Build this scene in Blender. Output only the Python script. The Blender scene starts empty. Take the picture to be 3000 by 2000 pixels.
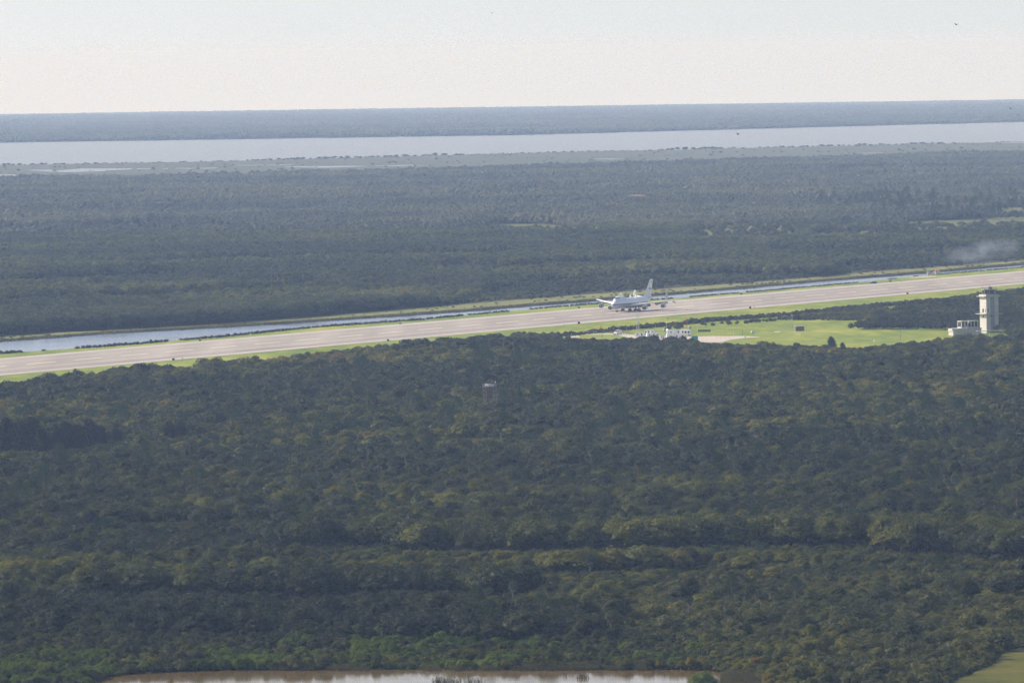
import bpy, math, random
import numpy as np
from mathutils import Matrix, Vector

# ------------------------------------------------------------------ camera, sky, sun, exposure
F = 26000.0            # focal length in photo pixels (photo is 3000 wide)
H = 165.5              # camera height above the ground (m)
RE = 7.4e6             # effective earth radius (m)
ALPHA = 0.0142         # roll
PITCH = math.atan(853.3 / F)
SUN_AZ = math.radians(-72)      # from +Y (view direction), negative = left
SUN_EL = math.radians(34)

sc = bpy.context.scene
fw = np.array([0, math.cos(PITCH), -math.sin(PITCH)])
r0 = np.array([1.0, 0, 0]); u0 = np.array([0, math.sin(PITCH), math.cos(PITCH)])
rt = math.cos(ALPHA) * r0 - math.sin(ALPHA) * u0
up = math.sin(ALPHA) * r0 + math.cos(ALPHA) * u0
camd = bpy.data.cameras.new('camera')
cam = bpy.data.objects.new('camera', camd)
sc.collection.objects.link(cam)
cam.matrix_world = Matrix(((rt[0], up[0], -fw[0], 0), (rt[1], up[1], -fw[1], 0), (rt[2], up[2], -fw[2], H), (0, 0, 0, 1)))
camd.sensor_width = 36.0
camd.lens = F / 3000.0 * 36.0
camd.clip_start = 5.0
camd.clip_end = 200000.0
sc.camera = cam

w = bpy.data.worlds.new('World'); sc.world = w; w.use_nodes = True
nt = w.node_tree
bg = nt.nodes['Background']
sky = nt.nodes.new('ShaderNodeTexSky')
sky.sky_type = 'NISHITA'; sky.sun_disc = False
sky.sun_elevation = SUN_EL
sky.sun_rotation = SUN_AZ
sky.altitude = 0; sky.air_density = 1.0; sky.dust_density = 1.5; sky.ozone_density = 1.0
wb = nt.nodes.new('ShaderNodeMix'); wb.data_type = 'RGBA'; wb.blend_type = 'MULTIPLY'; wb.inputs[0].default_value = 1.0
wb.inputs[7].default_value = (1.60, 1.23, 0.99, 1)      # daylight white balance of the photograph
nt.links.new(sky.outputs[0], wb.inputs[6]); nt.links.new(wb.outputs[2], bg.inputs[0])
bg.inputs[1].default_value = 0.15
ZLIFT = 0.165
tcw = nt.nodes.new('ShaderNodeTexCoord'); vm = nt.nodes.new('ShaderNodeVectorMath'); vm.operation = 'MULTIPLY_ADD'
vm.inputs[1].default_value = (1, 1, 1 - ZLIFT); vm.inputs[2].default_value = (0, 0, ZLIFT)     # thick haze: the white of the low sky reaches higher up
nt.links.new(tcw.outputs['Generated'], vm.inputs[0]); nt.links.new(vm.outputs[0], sky.inputs['Vector'])

sd = bpy.data.lights.new('sun', 'SUN'); sun = bpy.data.objects.new('sun', sd); sc.collection.objects.link(sun)
sd.energy = 5.0; sd.angle = math.radians(0.6); sd.color = (1.0, 0.98, 0.95)
S = Vector((math.sin(SUN_AZ) * math.cos(SUN_EL), math.cos(SUN_AZ) * math.cos(SUN_EL), math.sin(SUN_EL)))
sun.rotation_euler = S.to_track_quat('Z', 'Y').to_euler()

vs = sc.view_settings
vs.view_transform = 'Standard'; vs.look = 'None'; vs.exposure = 0.14; vs.gamma = 1.0; vs.use_curve_mapping = False
cy = sc.cycles
cy.max_bounces = 5; cy.diffuse_bounces = 2; cy.glossy_bounces = 2; cy.transmission_bounces = 3; cy.transparent_max_bounces = 6
cy.volume_bounces = 0
cy.use_denoising = True; cy.denoiser = 'OPENIMAGEDENOISE'; cy.denoising_input_passes = 'RGB_ALBEDO_NORMAL'; cy.denoising_prefilter = 'NONE'
cy.use_adaptive_sampling = True; cy.adaptive_threshold = 0.01

HAZE_DENSITY = 3.5e-5
HAZE_COLOR = (0.45, 0.65, 1.0)

# ------------------------------------------------------------------ geometry of the place
def curv(x, y): return -(x * x + y * y) / (2 * RE)
def at(px, py):
    """ground point seen at a photo pixel"""
    px = np.asarray(px, float); py = np.asarray(py, float)
    a_ = (px - 1500) / F; b_ = -(py - 1000) / F
    d = [fw[i] + a_ * rt[i] + b_ * up[i] for i in range(3)]
    a = (d[0] ** 2 + d[1] ** 2) / (2 * RE)
    disc = np.maximum(d[2] ** 2 - 4 * a * H, 0)
    t = (-d[2] - np.sqrt(disc)) / (2 * a)
    return d[0] * t, d[1] * t
def proj(x, y, z=None):
    if z is None: z = curv(x, y)
    zz = z - H
    f_ = x * fw[0] + y * fw[1] + zz * fw[2]
    return 1500 + F * (x * rt[0] + y * rt[1] + zz * rt[2]) / f_, 1000 - F * (x * up[0] + y * up[1] + zz * up[2]) / f_
def gp(px, py, dz=0.0):
    x, y = at(px, py); return Vector((float(x), float(y), float(curv(x, y)) + dz))
def mpp(px, py):
    x, y = at(px, py); return float(math.hypot(x, y)) / F      # metres per photo pixel there

rng = np.random.default_rng(7)
random.seed(7)
def hash2(i, j, s):
    n = (i * 374761393 + j * 668265263 + s * 1442695041) & 0x7fffffff
    n = ((n ^ (n >> 13)) * 1274126177) & 0x7fffffff
    return ((n ^ (n >> 16)) & 0xffff) / 65535.0
def noise(x, y, sc_, seed=0):
    x = np.asarray(x, float) / sc_; y = np.asarray(y, float) / sc_
    i = np.floor(x).astype(np.int64); j = np.floor(y).astype(np.int64)
    fx = x - i; fy = y - j; fx = fx * fx * (3 - 2 * fx); fy = fy * fy * (3 - 2 * fy)
    return (hash2(i, j, seed) * (1 - fx) * (1 - fy) + hash2(i + 1, j, seed) * fx * (1 - fy)
            + hash2(i, j + 1, seed) * (1 - fx) * fy + hash2(i + 1, j + 1, seed) * fx * fy)
def fbm(x, y, sc_, seed=0):
    return (noise(x, y, sc_, seed) + .5 * noise(x, y, sc_ / 2.1, seed + 1) + .25 * noise(x, y, sc_ / 4.3, seed + 2)) / 1.75
def inpoly(px, py, poly):
    c = np.zeros(np.shape(px), bool); n = len(poly)
    for k in range(n):
        x1, y1 = poly[k]; x2, y2 = poly[(k + 1) % n]
        if y1 == y2: continue
        c ^= ((y1 > py) != (y2 > py)) & (px < (x2 - x1) * (py - y1) / (y2 - y1) + x1)
    return c
def line(pts):
    xs = [p[0] for p in pts]; ys = [p[1] for p in pts]
    sl0 = (ys[1] - ys[0]) / (xs[1] - xs[0]); sl1 = (ys[-1] - ys[-2]) / (xs[-1] - xs[-2])
    def f(x):
        x = np.asarray(x, float)
        v = np.interp(x, xs, ys)
        v = np.where(x < xs[0], ys[0] + sl0 * (x - xs[0]), v)
        return np.where(x > xs[-1], ys[-1] + sl1 * (x - xs[-1]), v)
    return f

# ------------------------------------------------------------------ object helpers
def tag(o, label=None, cat=None, group=None, kind=None):
    if label: o['label'] = label
    if cat: o['category'] = cat
    if group: o['group'] = group
    if kind: o['kind'] = kind
    return o
def empty(name, loc=(0, 0, 0), rz=0.0, label=None, cat=None, group=None):
    o = bpy.data.objects.new(name, None); sc.collection.objects.link(o)
    o.empty_display_size = .1
    o.location = loc; o.rotation_euler = (0, 0, rz)
    return tag(o, label, cat, group)
def link(name, me, parent=None, loc=None):
    o = bpy.data.objects.new(name, me); sc.collection.objects.link(o)
    if parent: o.parent = parent
    if loc is not None: o.location = loc
    return o
def copy_tree(o, parent=None):
    c = o.copy(); sc.collection.objects.link(c)
    if parent: c.parent = parent
    for ch in o.children: copy_tree(ch, c)
    return c

class MB:
    """collects shapes, builds ONE mesh"""
    def __init__(s): s.v = []; s.f = []
    def add(s, vs_, fs):
        n = len(s.v); s.v += [tuple(float(c) for c in v) for v in vs_]; s.f += [tuple(n + i for i in f) for f in fs]; return s
    def box(s, x0, x1, y0, y1, z0, z1):
        return s.add([(x0, y0, z0), (x1, y0, z0), (x1, y1, z0), (x0, y1, z0), (x0, y0, z1), (x1, y0, z1), (x1, y1, z1), (x0, y1, z1)],
                     [(3, 2, 1, 0), (4, 5, 6, 7), (0, 1, 5, 4), (1, 2, 6, 5), (2, 3, 7, 6), (3, 0, 4, 7)])
    def rings(s, rings, cap=True):
        n = len(rings[0]); vs_ = [p for r in rings for p in r]; fs = []
        for k in range(len(rings) - 1):
            for i in range(n):
                j = (i + 1) % n
                fs.append((k * n + i, k * n + j, (k + 1) * n + j, (k + 1) * n + i))
        if cap:
            fs.append(tuple(reversed(range(n)))); fs.append(tuple(range((len(rings) - 1) * n, len(rings) * n)))
        return s.add(vs_, fs)
    def tube(s, p0, p1, r0_, r1_=None, n=6):
        r1_ = r0_ if r1_ is None else r1_
        p0 = Vector(p0); p1 = Vector(p1); d = (p1 - p0).normalized()
        a = d.orthogonal().normalized(); b = d.cross(a)
        rg = []
        for p, r in ((p0, r0_), (p1, r1_)):
            rg.append([p + r * (math.cos(2 * math.pi * i / n) * a + math.sin(2 * math.pi * i / n) * b) for i in range(n)])
        return s.rings(rg)
    def path(s, pts, rad, n=7):
        pts = [Vector(p) for p in pts]; rg = []
        for k, p in enumerate(pts):
            d = (pts[min(k + 1, len(pts) - 1)] - pts[max(k - 1, 0)]).normalized()
            a = Vector((1, 0, 0)) if abs(d.x) < .8 else Vector((0, 1, 0))
            a = (a - d * a.dot(d)).normalized(); b = d.cross(a)
            rg.append([p + rad[k] * (math.cos(2 * math.pi * i / n) * a + math.sin(2 * math.pi * i / n) * b) for i in range(n)])
        return s.rings(rg)
    def lathe(s, prof, axis='z', n=12, c=(0, 0, 0)):
        rg = []
        for h, r in prof:
            ring = []
            for i in range(n):
                t = 2 * math.pi * i / n; u, v = r * math.cos(t), r * math.sin(t)
                p = {'z': (u, v, h), 'x': (h, u, v), 'y': (v, h, u)}[axis]
                ring.append((p[0] + c[0], p[1] + c[1], p[2] + c[2]))
            rg.append(ring)
        return s.rings(rg)
    def prism(s, poly, z0, z1):
        n = len(poly)
        return s.rings([[(x, y, z0) for x, y in poly], [(x, y, z1) for x, y in poly]])
    def slab(s, quads_top, th):
        """closed loft: two 3d polygons"""
        return s
    def mesh(s, name, mat=None, smooth=False):
        me = bpy.data.meshes.new(name); me.from_pydata(s.v, [], s.f)
        if mat: me.materials.append(mat)
        if smooth: me.shade_smooth()
        me.validate(); me.update()
        return me
    def build(s, name, mat=None, parent=None, smooth=False, loc=None):
        return link(name, s.mesh(name, mat, smooth), parent, loc)

# ------------------------------------------------------------------ materials
def newmat(name):
    m = bpy.data.materials.new(name); m.use_nodes = True
    return m, m.node_tree, m.node_tree.nodes['Principled BSDF']
def N(nt, t, **kw):
    n = nt.nodes.new(t)
    for k, v in kw.items(): setattr(n, k, v)
    return n
def ramp(nt, stops):
    r = N(nt, 'ShaderNodeValToRGB'); cr = r.color_ramp
    while len(cr.elements) > 1: cr.elements.remove(cr.elements[-1])
    cr.elements[0].position = stops[0][0]; cr.elements[0].color = (*stops[0][1], 1)
    for p, c in stops[1:]:
        e = cr.elements.new(p); e.color = (*c, 1)
    return r
def mat(name, col, rough=.6, var=.15, scale=1.0, metal=0.0, emit=None, spec=.4):
    m, nt, b = newmat(name)
    b.inputs['Roughness'].default_value = rough; b.inputs['Metallic'].default_value = metal
    b.inputs['Specular IOR Level'].default_value = spec
    tc = N(nt, 'ShaderNodeTexCoord'); no = N(nt, 'ShaderNodeTexNoise'); no.inputs['Scale'].default_value = scale; no.inputs['Detail'].default_value = 4
    nt.links.new(tc.outputs['Object'], no.inputs['Vector'])
    c1 = tuple(c * (1 - var) for c in col); c2 = tuple(min(1, c * (1 + var)) for c in col)
    r = ramp(nt, [(.3, c1), (.7, c2)])
    nt.links.new(no.outputs[0], r.inputs[0]); nt.links.new(r.outputs[0], b.inputs['Base Color'])
    if emit:
        b.inputs['Emission Color'].default_value = (*emit[0], 1); b.inputs['Emission Strength'].default_value = emit[1]
    return m
def worldpos(nt, sx, sy, sz=1.0):
    g = N(nt, 'ShaderNodeNewGeometry'); v = N(nt, 'ShaderNodeVectorMath', operation='MULTIPLY')
    v.inputs[1].default_value = (sx, sy, sz); nt.links.new(g.outputs['Position'], v.inputs[0]); return v
def groundmat(name, stops, s1, s2, rough=.95, w2=.45, stretch=1.0, rot=0.0):
    """noise in world space, two scales"""
    m, nt, b = newmat(name); b.inputs['Roughness'].default_value = rough; b.inputs['Specular IOR Level'].default_value = .15
    g = N(nt, 'ShaderNodeNewGeometry'); mp = N(nt, 'ShaderNodeMapping')
    mp.inputs['Rotation'].default_value = (0, 0, rot); mp.inputs['Scale'].default_value = (1, stretch, 1)
    nt.links.new(g.outputs['Position'], mp.inputs['Vector'])
    n1 = N(nt, 'ShaderNodeTexNoise'); n1.inputs['Scale'].default_value = 1 / s1; n1.inputs['Detail'].default_value = 5
    n2 = N(nt, 'ShaderNodeTexNoise'); n2.inputs['Scale'].default_value = 1 / s2; n2.inputs['Detail'].default_value = 3
    nt.links.new(mp.outputs[0], n1.inputs['Vector']); nt.links.new(mp.outputs[0], n2.inputs['Vector'])
    mx = N(nt, 'ShaderNodeMix', data_type='FLOAT'); mx.inputs[0].default_value = w2
    nt.links.new(n1.outputs[0], mx.inputs[2]); nt.links.new(n2.outputs[0], mx.inputs[3])
    r = ramp(nt, stops); nt.links.new(mx.outputs[0], r.inputs[0]); nt.links.new(r.outputs[0], b.inputs['Base Color'])
    return m
def leafmat(name, stops, transl=.25, zone=300.0, wz=.62, wr=.5, wl=.25, rough=.55):
    """leaf colour: wide zones + one value per plant + one per leaf tuft"""
    m, nt, b = newmat(name)
    oi = N(nt, 'ShaderNodeObjectInfo')
    v = N(nt, 'ShaderNodeVectorMath', operation='SCALE'); v.inputs['Scale'].default_value = 1 / zone
    nt.links.new(oi.outputs['Location'], v.inputs[0])
    no = N(nt, 'ShaderNodeTexNoise'); no.inputs['Scale'].default_value = 1.0; no.inputs['Detail'].default_value = 5; no.inputs['Roughness'].default_value = .62
    nt.links.new(v.outputs[0], no.inputs['Vector'])
    at_ = N(nt, 'ShaderNodeAttribute'); at_.attribute_name = 'tuft'
    def mad(a, k, c):
        n = N(nt, 'ShaderNodeMath', operation='MULTIPLY_ADD'); nt.links.new(a, n.inputs[0]); n.inputs[1].default_value = k
        if isinstance(c, float): n.inputs[2].default_value = c
        else: nt.links.new(c, n.inputs[2])
        return n.outputs[0]
    t = mad(no.outputs[0], wz * 3.4, .40 - wz * 1.7 - wr * .5 - wl * .5)
    t = mad(oi.outputs['Random'], wr, t)
    t = mad(at_.outputs['Fac'], wl, t)
    r = ramp(nt, stops); nt.links.new(t, r.inputs[0])
    nt.links.new(r.outputs[0], b.inputs['Base Color'])
    b.inputs['Roughness'].default_value = rough; b.inputs['Specular IOR Level'].default_value = .13
    tr = N(nt, 'ShaderNodeBsdfTranslucent'); mixs = N(nt, 'ShaderNodeMixShader'); mixs.inputs[0].default_value = transl
    bc = N(nt, 'ShaderNodeMix', data_type='RGBA', blend_type='MULTIPLY'); bc.inputs[0].default_value = 1.0
    bc.inputs[7].default_value = (1.25, 1.3, .7, 1)
    nt.links.new(r.outputs[0], bc.inputs[6]); nt.links.new(bc.outputs[2], tr.inputs['Color'])
    nt.links.new(b.outputs[0], mixs.inputs[1]); nt.links.new(tr.outputs[0], mixs.inputs[2])
    nt.links.new(mixs.outputs[0], nt.nodes['Material Output'].inputs['Surface'])
    return m
def watermat(name, col, rough, bump, scale, sy=1.0, rot=0.0, streak=None):
    m, nt, b = newmat(name)
    b.inputs['Base Color'].default_value = (*col, 1); b.inputs['Roughness'].default_value = rough
    b.inputs['IOR'].default_value = 1.33; b.inputs['Specular IOR Level'].default_value = .5
    g = N(nt, 'ShaderNodeNewGeometry'); mp = N(nt, 'ShaderNodeMapping')
    mp.inputs['Rotation'].default_value = (0, 0, rot); mp.inputs['Scale'].default_value = (1, sy, 1)
    nt.links.new(g.outputs['Position'], mp.inputs['Vector'])
    no = N(nt, 'ShaderNodeTexNoise'); no.inputs['Scale'].default_value = scale; no.inputs['Detail'].default_value = 4
    nt.links.new(mp.outputs[0], no.inputs['Vector'])
    bp = N(nt, 'ShaderNodeBump'); bp.inputs['Strength'].default_value = bump; bp.inputs['Distance'].default_value = .2
    nt.links.new(no.outputs[0], bp.inputs['Height']); nt.links.new(bp.outputs[0], b.inputs['Normal'])
    if streak:
        n2 = N(nt, 'ShaderNodeTexNoise'); n2.inputs['Scale'].default_value = 1 / streak[0]; n2.inputs['Detail'].default_value = 3
        nt.links.new(mp.outputs[0], n2.inputs['Vector'])
        r = N(nt, 'ShaderNodeMapRange'); r.inputs[1].default_value = .35; r.inputs[2].default_value = .65
        r.inputs[3].default_value = streak[1]; r.inputs[4].default_value = streak[2]
        nt.links.new(n2.outputs[0], r.inputs[0]); nt.links.new(r.outputs[0], b.inputs['Roughness'])
    return m

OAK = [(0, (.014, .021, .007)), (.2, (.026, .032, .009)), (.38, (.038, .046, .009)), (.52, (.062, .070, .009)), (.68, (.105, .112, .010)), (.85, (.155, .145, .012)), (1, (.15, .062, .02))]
SCR = [(0, (.030, .038, .012)), (.3, (.055, .062, .016)), (.55, (.095, .098, .018)), (.8, (.15, .145, .02)), (1, (.17, .11, .035))]
FAR_HAZED = [(0, (.060, .072, .066)), (.25, (.080, .095, .080)), (.5, (.105, .12, .09)), (.75, (.15, .16, .10)), (1, (.16, .14, .09))]  # distant leaves paled to grey-green: haze put into the colour
M = dict(
    midoak=leafmat('haze-tinted mid leaves', [(0, (.030, .040, .028)), (.25, (.046, .060, .032)), (.5, (.068, .086, .036)), (.72, (.11, .13, .035)), (.9, (.16, .16, .04)), (1, (.15, .09, .05))], zone=380, wz=.66),  # oak leaves beyond the canal, lightened with some haze in the colour
    faroak=leafmat('haze-tinted far leaves', FAR_HAZED, zone=500, wz=.7),  # far canopy with the haze tone in its leaf colour
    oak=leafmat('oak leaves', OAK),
    scrub=leafmat('scrub leaves', SCR, zone=60, wz=.45),
    willow=leafmat('willow leaves', [(0, (.03, .055, .007)), (.5, (.075, .115, .012)), (1, (.14, .17, .018))], transl=.35, zone=30),
    pine=leafmat('pine needles', [(0, (.02, .045, .014)), (.5, (.035, .07, .016)), (1, (.06, .10, .02))], transl=.15),
    casu=leafmat('casuarina foliage', [(0, (.012, .014, .012)), (.5, (.018, .02, .015)), (1, (.03, .03, .02))], transl=.08),
    palm=leafmat('palm fronds', [(0, (.035, .05, .02)), (.5, (.055, .075, .03)), (1, (.10, .115, .05))], transl=.2, zone=30, rough=.4),
    deadfrond=mat('dead fronds', (.20, .15, .09), .8),
    reed=leafmat('reeds', [(0, (.05, .05, .028)), (.5, (.085, .078, .035)), (1, (.14, .12, .05))], transl=.3, zone=50),
    hedge=leafmat('ditch shrubs', [(0, (.045, .048, .03)), (.5, (.068, .068, .042)), (1, (.10, .095, .055))], transl=.2, zone=60),
    bark=mat('bark', (.10, .085, .065), .9),
    palebark=mat('pale bark', (.13, .11, .09), .9),
    white=mat('white paint', (.78, .79, .78), .35, .04),
    grey=mat('grey paint', (.35, .36, .37), .45, .08),
    lgrey=mat('light grey metal', (.44, .46, .48), .4, .06, metal=.2),
    dark=mat('dark rubber', (.025, .025, .028), .7),
    dmetal=mat('dark metal', (.09, .09, .10), .5),
    blue=mat('dark blue paint', (.02, .05, .16), .4),
    glass=mat('dark glass', (.02, .028, .035), .08, spec=.6),
    concrete=mat('concrete', (.47, .465, .43), .85, .08, .3),
    conc_dark=mat('recessed panel', (.27, .28, .30), .8, .08, .3),
    orange=mat('orange cloth', (.85, .22, .03), .7, .05),
    red=mat('red paint', (.55, .05, .03), .5),
    teal=mat('teal paint', (.01, .22, .20), .5),
    brown=mat('brown wood', (.16, .12, .09), .85),
    roof=mat('red brown roof', (.38, .22, .18), .8, .08, .2),
    skin=mat('skin', (.45, .28, .2), .6),
    black=mat('black', (.012, .012, .014), .6),
)

# ------------------------------------------------------------------ haze (air)
def build_haze():
    b = MB().box(-52600, 52600, -52600, 52600, curv(52300, 0) - 3, H + 25)
    o = b.build('haze')
    m = bpy.data.materials.new('air'); m.use_nodes = True; nt = m.node_tree; nt.nodes.clear()
    out = N(nt, 'ShaderNodeOutputMaterial'); pv = N(nt, 'ShaderNodeVolumePrincipled')
    pv.inputs['Color'].default_value = (*HAZE_COLOR, 1); pv.inputs['Absorption Color'].default_value = (1, 1, 1, 1)
    pv.inputs['Density'].default_value = HAZE_DENSITY; pv.inputs['Anisotropy'].default_value = 0.1
    nt.links.new(pv.outputs[0], out.inputs['Volume'])
    o.data.materials.append(m); tag(o, 'pale blue haze hanging over the whole landscape', 'haze', kind='stuff')

# ------------------------------------------------------------------ ground, runway, water
def sheet(name, verts, faces, m, label=None, kind='structure', parent=None):
    me = bpy.data.meshes.new(name); me.from_pydata(verts, [], faces); me.materials.append(m); me.update()
    o = link(name, me, parent)
    if not parent: tag(o, label, None, None, kind)
    return o
def strip_px(name, x0, x1, top, bot, m, dz, label, step=40, rows=8, kind='structure'):
    xs = np.arange(x0, x1 + step, step, float); vs_ = []; n = len(xs)
    for k in range(rows + 1):
        y = top(xs) + (bot(xs) - top(xs)) * k / rows
        X, Y = at(xs, y)
        vs_ += [(float(a), float(b), float(curv(a, b) + dz)) for a, b in zip(X, Y)]
    fs = [(k * n + i, (k + 1) * n + i, (k + 1) * n + i + 1, k * n + i + 1) for k in range(rows) for i in range(n - 1)]
    return sheet(name, vs_, fs, m, label, kind)

def ground():
    rr = [0, 200, 500, 1000] + list(np.arange(1200, 22001, 120)) + list(np.arange(22500, 52001, 500))
    na = 240; vs_ = [(0, 0, 0)]; fs = []
    for r in rr[1:]:
        for k in range(na):
            a = 2 * math.pi * k / na; x, y = r * math.sin(a), r * math.cos(a); vs_.append((x, y, curv(x, y)))
    for k in range(na): fs.append((0, 1 + (k + 1) % na, 1 + k))
    for j in range(len(rr) - 2):
        b0 = 1 + j * na; b1 = b0 + na
        for k in range(na): fs.append((b0 + k, b0 + (k + 1) % na, b1 + (k + 1) % na, b1 + k))
    m = groundmat('forest floor', [(.3, (.022, .026, .012)), (.5, (.035, .038, .017)), (.7, (.055, .052, .024))], 9, 140)
    sheet('ground', vs_, fs, m)

# runway frame
_xa, _ya = at([0, 3000], [1050, 794.5]); _xb, _yb = at([0, 3000], [1101, 832.0])
_cx = (_xa + _xb) / 2; _cy = (_ya + _yb) / 2
_x1, _y1 = at(1850, 1050 - .0853 * 1850); _x2, _y2 = at(1850, 1101 - .08967 * 1850)
RD = np.array([_xa[1] - _xa[0] + _xb[1] - _xb[0], _ya[1] - _ya[0] + _yb[1] - _yb[0]]); RD /= np.linalg.norm(RD)
RN = np.array([-RD[1], RD[0]])                # to the far side (left of the direction away)
fo = np.array([_x1, _y1]); no_ = np.array([_x2, _y2])
PF = float(fo @ RN); PN = float(no_ @ RN)     # perpendicular offsets of the pavement edges
RC = (PF + PN) / 2
def rw(t, off):                                # along, across (from centre line, + = far side)
    p = RD * t + RN * (RC + off); return float(p[0]), float(p[1])
print('RUNWAY dir deg', math.degrees(math.atan2(RD[0], RD[1])), 'width', PF - PN, 'edges', _xa, _ya)
WR = (PF - PN)
T0 = float(np.array([_cx[0], _cy[0]]) @ RD); T1 = float(np.array([_cx[1], _cy[1]]) @ RD)
def rstrip(name, t0, t1, o0, o1, m, dz, label=None, parent=None, step=50.0):
    n = max(1, int((t1 - t0) / step)); vs_ = []
    for k in range(n + 1):
        t = t0 + (t1 - t0) * k / n
        for o in (o0, o1):
            x, y = rw(t, o); vs_.append((x, y, curv(x, y) + dz))
    fs = [(2 * k, 2 * k + 1, 2 * k + 3, 2 * k + 2) for k in range(n)]
    return sheet(name, vs_, fs, m, label, parent=parent)
def runway():
    rot = math.atan2(RD[0], RD[1])
    conc = groundmat('runway concrete', [(.36, (.25, .22, .20)), (.5, (.31, .28, .24)), (.64, (.40, .36, .315))], 160, 26, .9, .5, .035, rot)
    shoulder = groundmat('shoulder asphalt', [(.3, (.38, .35, .31)), (.7, (.47, .43, .38))], 60, 8, .9, .5, .1, rot)
    paint = groundmat('worn runway paint', [(.3, (.72, .64, .48)), (.7, (.82, .75, .60))], 6, 2, .8)
    line_ = groundmat('joint stain', [(.3, (.17, .14, .16)), (.7, (.25, .21, .22))], 30, 6, .9)
    rub = groundmat('rubber streak', [(.3, (.24, .20, .20)), (.7, (.34, .29, .28))], 40, 8, .9, .5, .1, rot)
    a, b = T0 - 900, T1 + 2600; hw = WR / 2
    rstrip('runway_shoulder', a, b, -hw, hw, shoulder, .22)
    r = rstrip('runway', a, b, -hw + 15, hw - 15, conc, .27)
    rstrip('seam', a, b, -hw + 14.2, -hw + 17.0, line_, .30, parent=r)
    rstrip('seam', a, b, hw - 16.6, hw - 14.4, rub, .30, parent=r)
    rstrip('edge_stripe', a, b, -24.5, -23.4, paint, .31, parent=r)
    rstrip('edge_stripe', a, b, 23.6, 24.4, paint, .31, parent=r)
    # centre line dashes: 61 m period
    vs_ = []; fs = []
    xd, yd = at(15 + 84 / 2 - 9, 1062 + 6); t = float(np.array([xd, yd]) @ RD) - 61 * 14
    while t < b:
        n = len(vs_)
        for k in range(3):
            for o in (-1.1, 1.1):
                x, y = rw(t + 36.6 * k / 2, o); vs_.append((x, y, curv(x, y) + .32))
        fs += [(n, n + 1, n + 3, n + 2), (n + 2, n + 3, n + 5, n + 4)]; t += 61
    sheet('centre_line', vs_, fs, paint, parent=r)
    # dark tyre and seep marks near the near edge
    for px, ln, o in ((560, 60, -40), (640, 90, -43), (120, 110, -41), (1500, 80, -38), (2400, 160, -41), (1700, 200, -30), (900, 260, -36), (2700, 200, -42)):
        x, y = at(px, float(1080 - .0875 * px)); t = float(np.array([x, y]) @ RD)
        n = 12; vs_ = []
        for k in range(n + 1):
            u = k / n; wd = 1.2 * math.sin(math.pi * u) ** .6 + .05
            for s_ in (-1, 1):
                xx, yy = rw(t + ln * u, o + s_ * wd + 2.5 * math.sin(u * 2.2)); vs_.append((xx, yy, curv(xx, yy) + .29))
        sheet('tyre_mark', vs_, [(2 * k, 2 * k + 1, 2 * k + 3, 2 * k + 2) for k in range(n)], line_, parent=r)

# photo-space outlines of the ground cover (all unprojected on to the ground)
far_edge = line([(0, 1050), (3000, 794.5)]); near_edge = line([(0, 1101), (3000, 832)])
canal_top = line([(-200, 1012), (0, 1002), (300, 979.5), (620, 962), (900, 945), (1240, 922), (1350, 914), (1560, 896.5), (1700, 886), (2000, 861), (2400, 826), (2540, 814.5), (2700, 802), (3000, 776.5)])
canal_bot = line([(-200, 1048), (0, 1036), (90, 1030), (300, 1016), (640, 988), (925, 959), (1240, 936), (1350, 925), (1600, 902), (1700, 893.5), (2000, 872), (2400, 838), (2540, 825), (2700, 808), (3000, 783)])
wood_front = line([(-200, 998), (0, 984), (600, 951), (1000, 920), (1500, 880), (1700, 864), (2000, 842), (2300, 820), (2500, 801), (3000, 763)])
near_wood = line([(-300, 1205), (0, 1160), (120, 1150), (300, 1120), (500, 1104), (850, 1070), (1050, 1045), (1200, 1030), (1400, 1012), (1480, 1004), (1560, 1003), (1660, 1008), (1800, 1012), (1850, 1012), (1930, 1014), (2020, 1014), (2100, 1026), (2250, 1027), (2420, 1030), (2480, 1042), (2560, 1034), (2700, 1018), (2800, 1005), (3000, 1005), (3400, 1000)])
thicket = [(2480, 967), (2560, 955), (2600, 930), (2640, 912), (2760, 893), (2860, 876), (3000, 862), (3500, 820), (3500, 1000), (3000, 1000), (2920, 975), (2700, 966)]
lagoon_far = line([(0, 419), (1500, 397), (3000, 358)]); lagoon_near = line([(0, 486), (700, 473), (1500, 451), (2250, 434), (3000, 417)])
marsh_bot = line([(0, 533), (250, 529), (700, 521), (1000, 516), (1500, 504), (2000, 483), (2500, 470), (3000, 455)])
pond = [(235, 2060), (270, 1998), (330, 1981), (420, 1974), (620, 1966), (900, 1964), (1300, 1963), (1700, 1964), (1950, 1963), (2080, 1966), (2160, 1975), (2230, 1990), (2280, 2060)]
field = [(2700, 2060), (2820, 1985), (2900, 1950), (2925, 1925), (2935, 1908), (3000, 1902), (3300, 1880), (3300, 2060)]
clear = [[(1180, 662), (1300, 668), (1450, 657), (1620, 656), (1700, 668), (1780, 690), (1640, 690), (1400, 676), (1180, 672)],
         [(2030, 674), (2110, 662), (2330, 662), (2345, 680), (2330, 702), (2180, 706), (2100, 712), (2030, 704)],
         [(2360, 683), (2560, 676), (2600, 682), (2580, 706), (2380, 708)],
         [(2640, 652), (2760, 646), (3000, 640), (3300, 630), (3300, 694), (2960, 692), (2850, 690), (2700, 694), (2580, 692)],
         [(2860, 612), (3300, 600), (3300, 640), (2880, 640)],
         [(250, 845), (520, 836), (900, 822), (905, 832), (560, 850), (260, 862)], [(2900, 715), (3200, 700), (3200, 722), (2920, 730)],
         [(1000, 560), (1180, 556), (1190, 566), (1010, 570)], [(560, 525), (640, 523), (640, 536), (565, 537)], [(2450, 596), (2640, 588), (2650, 606), (2470, 612)]]
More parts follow.
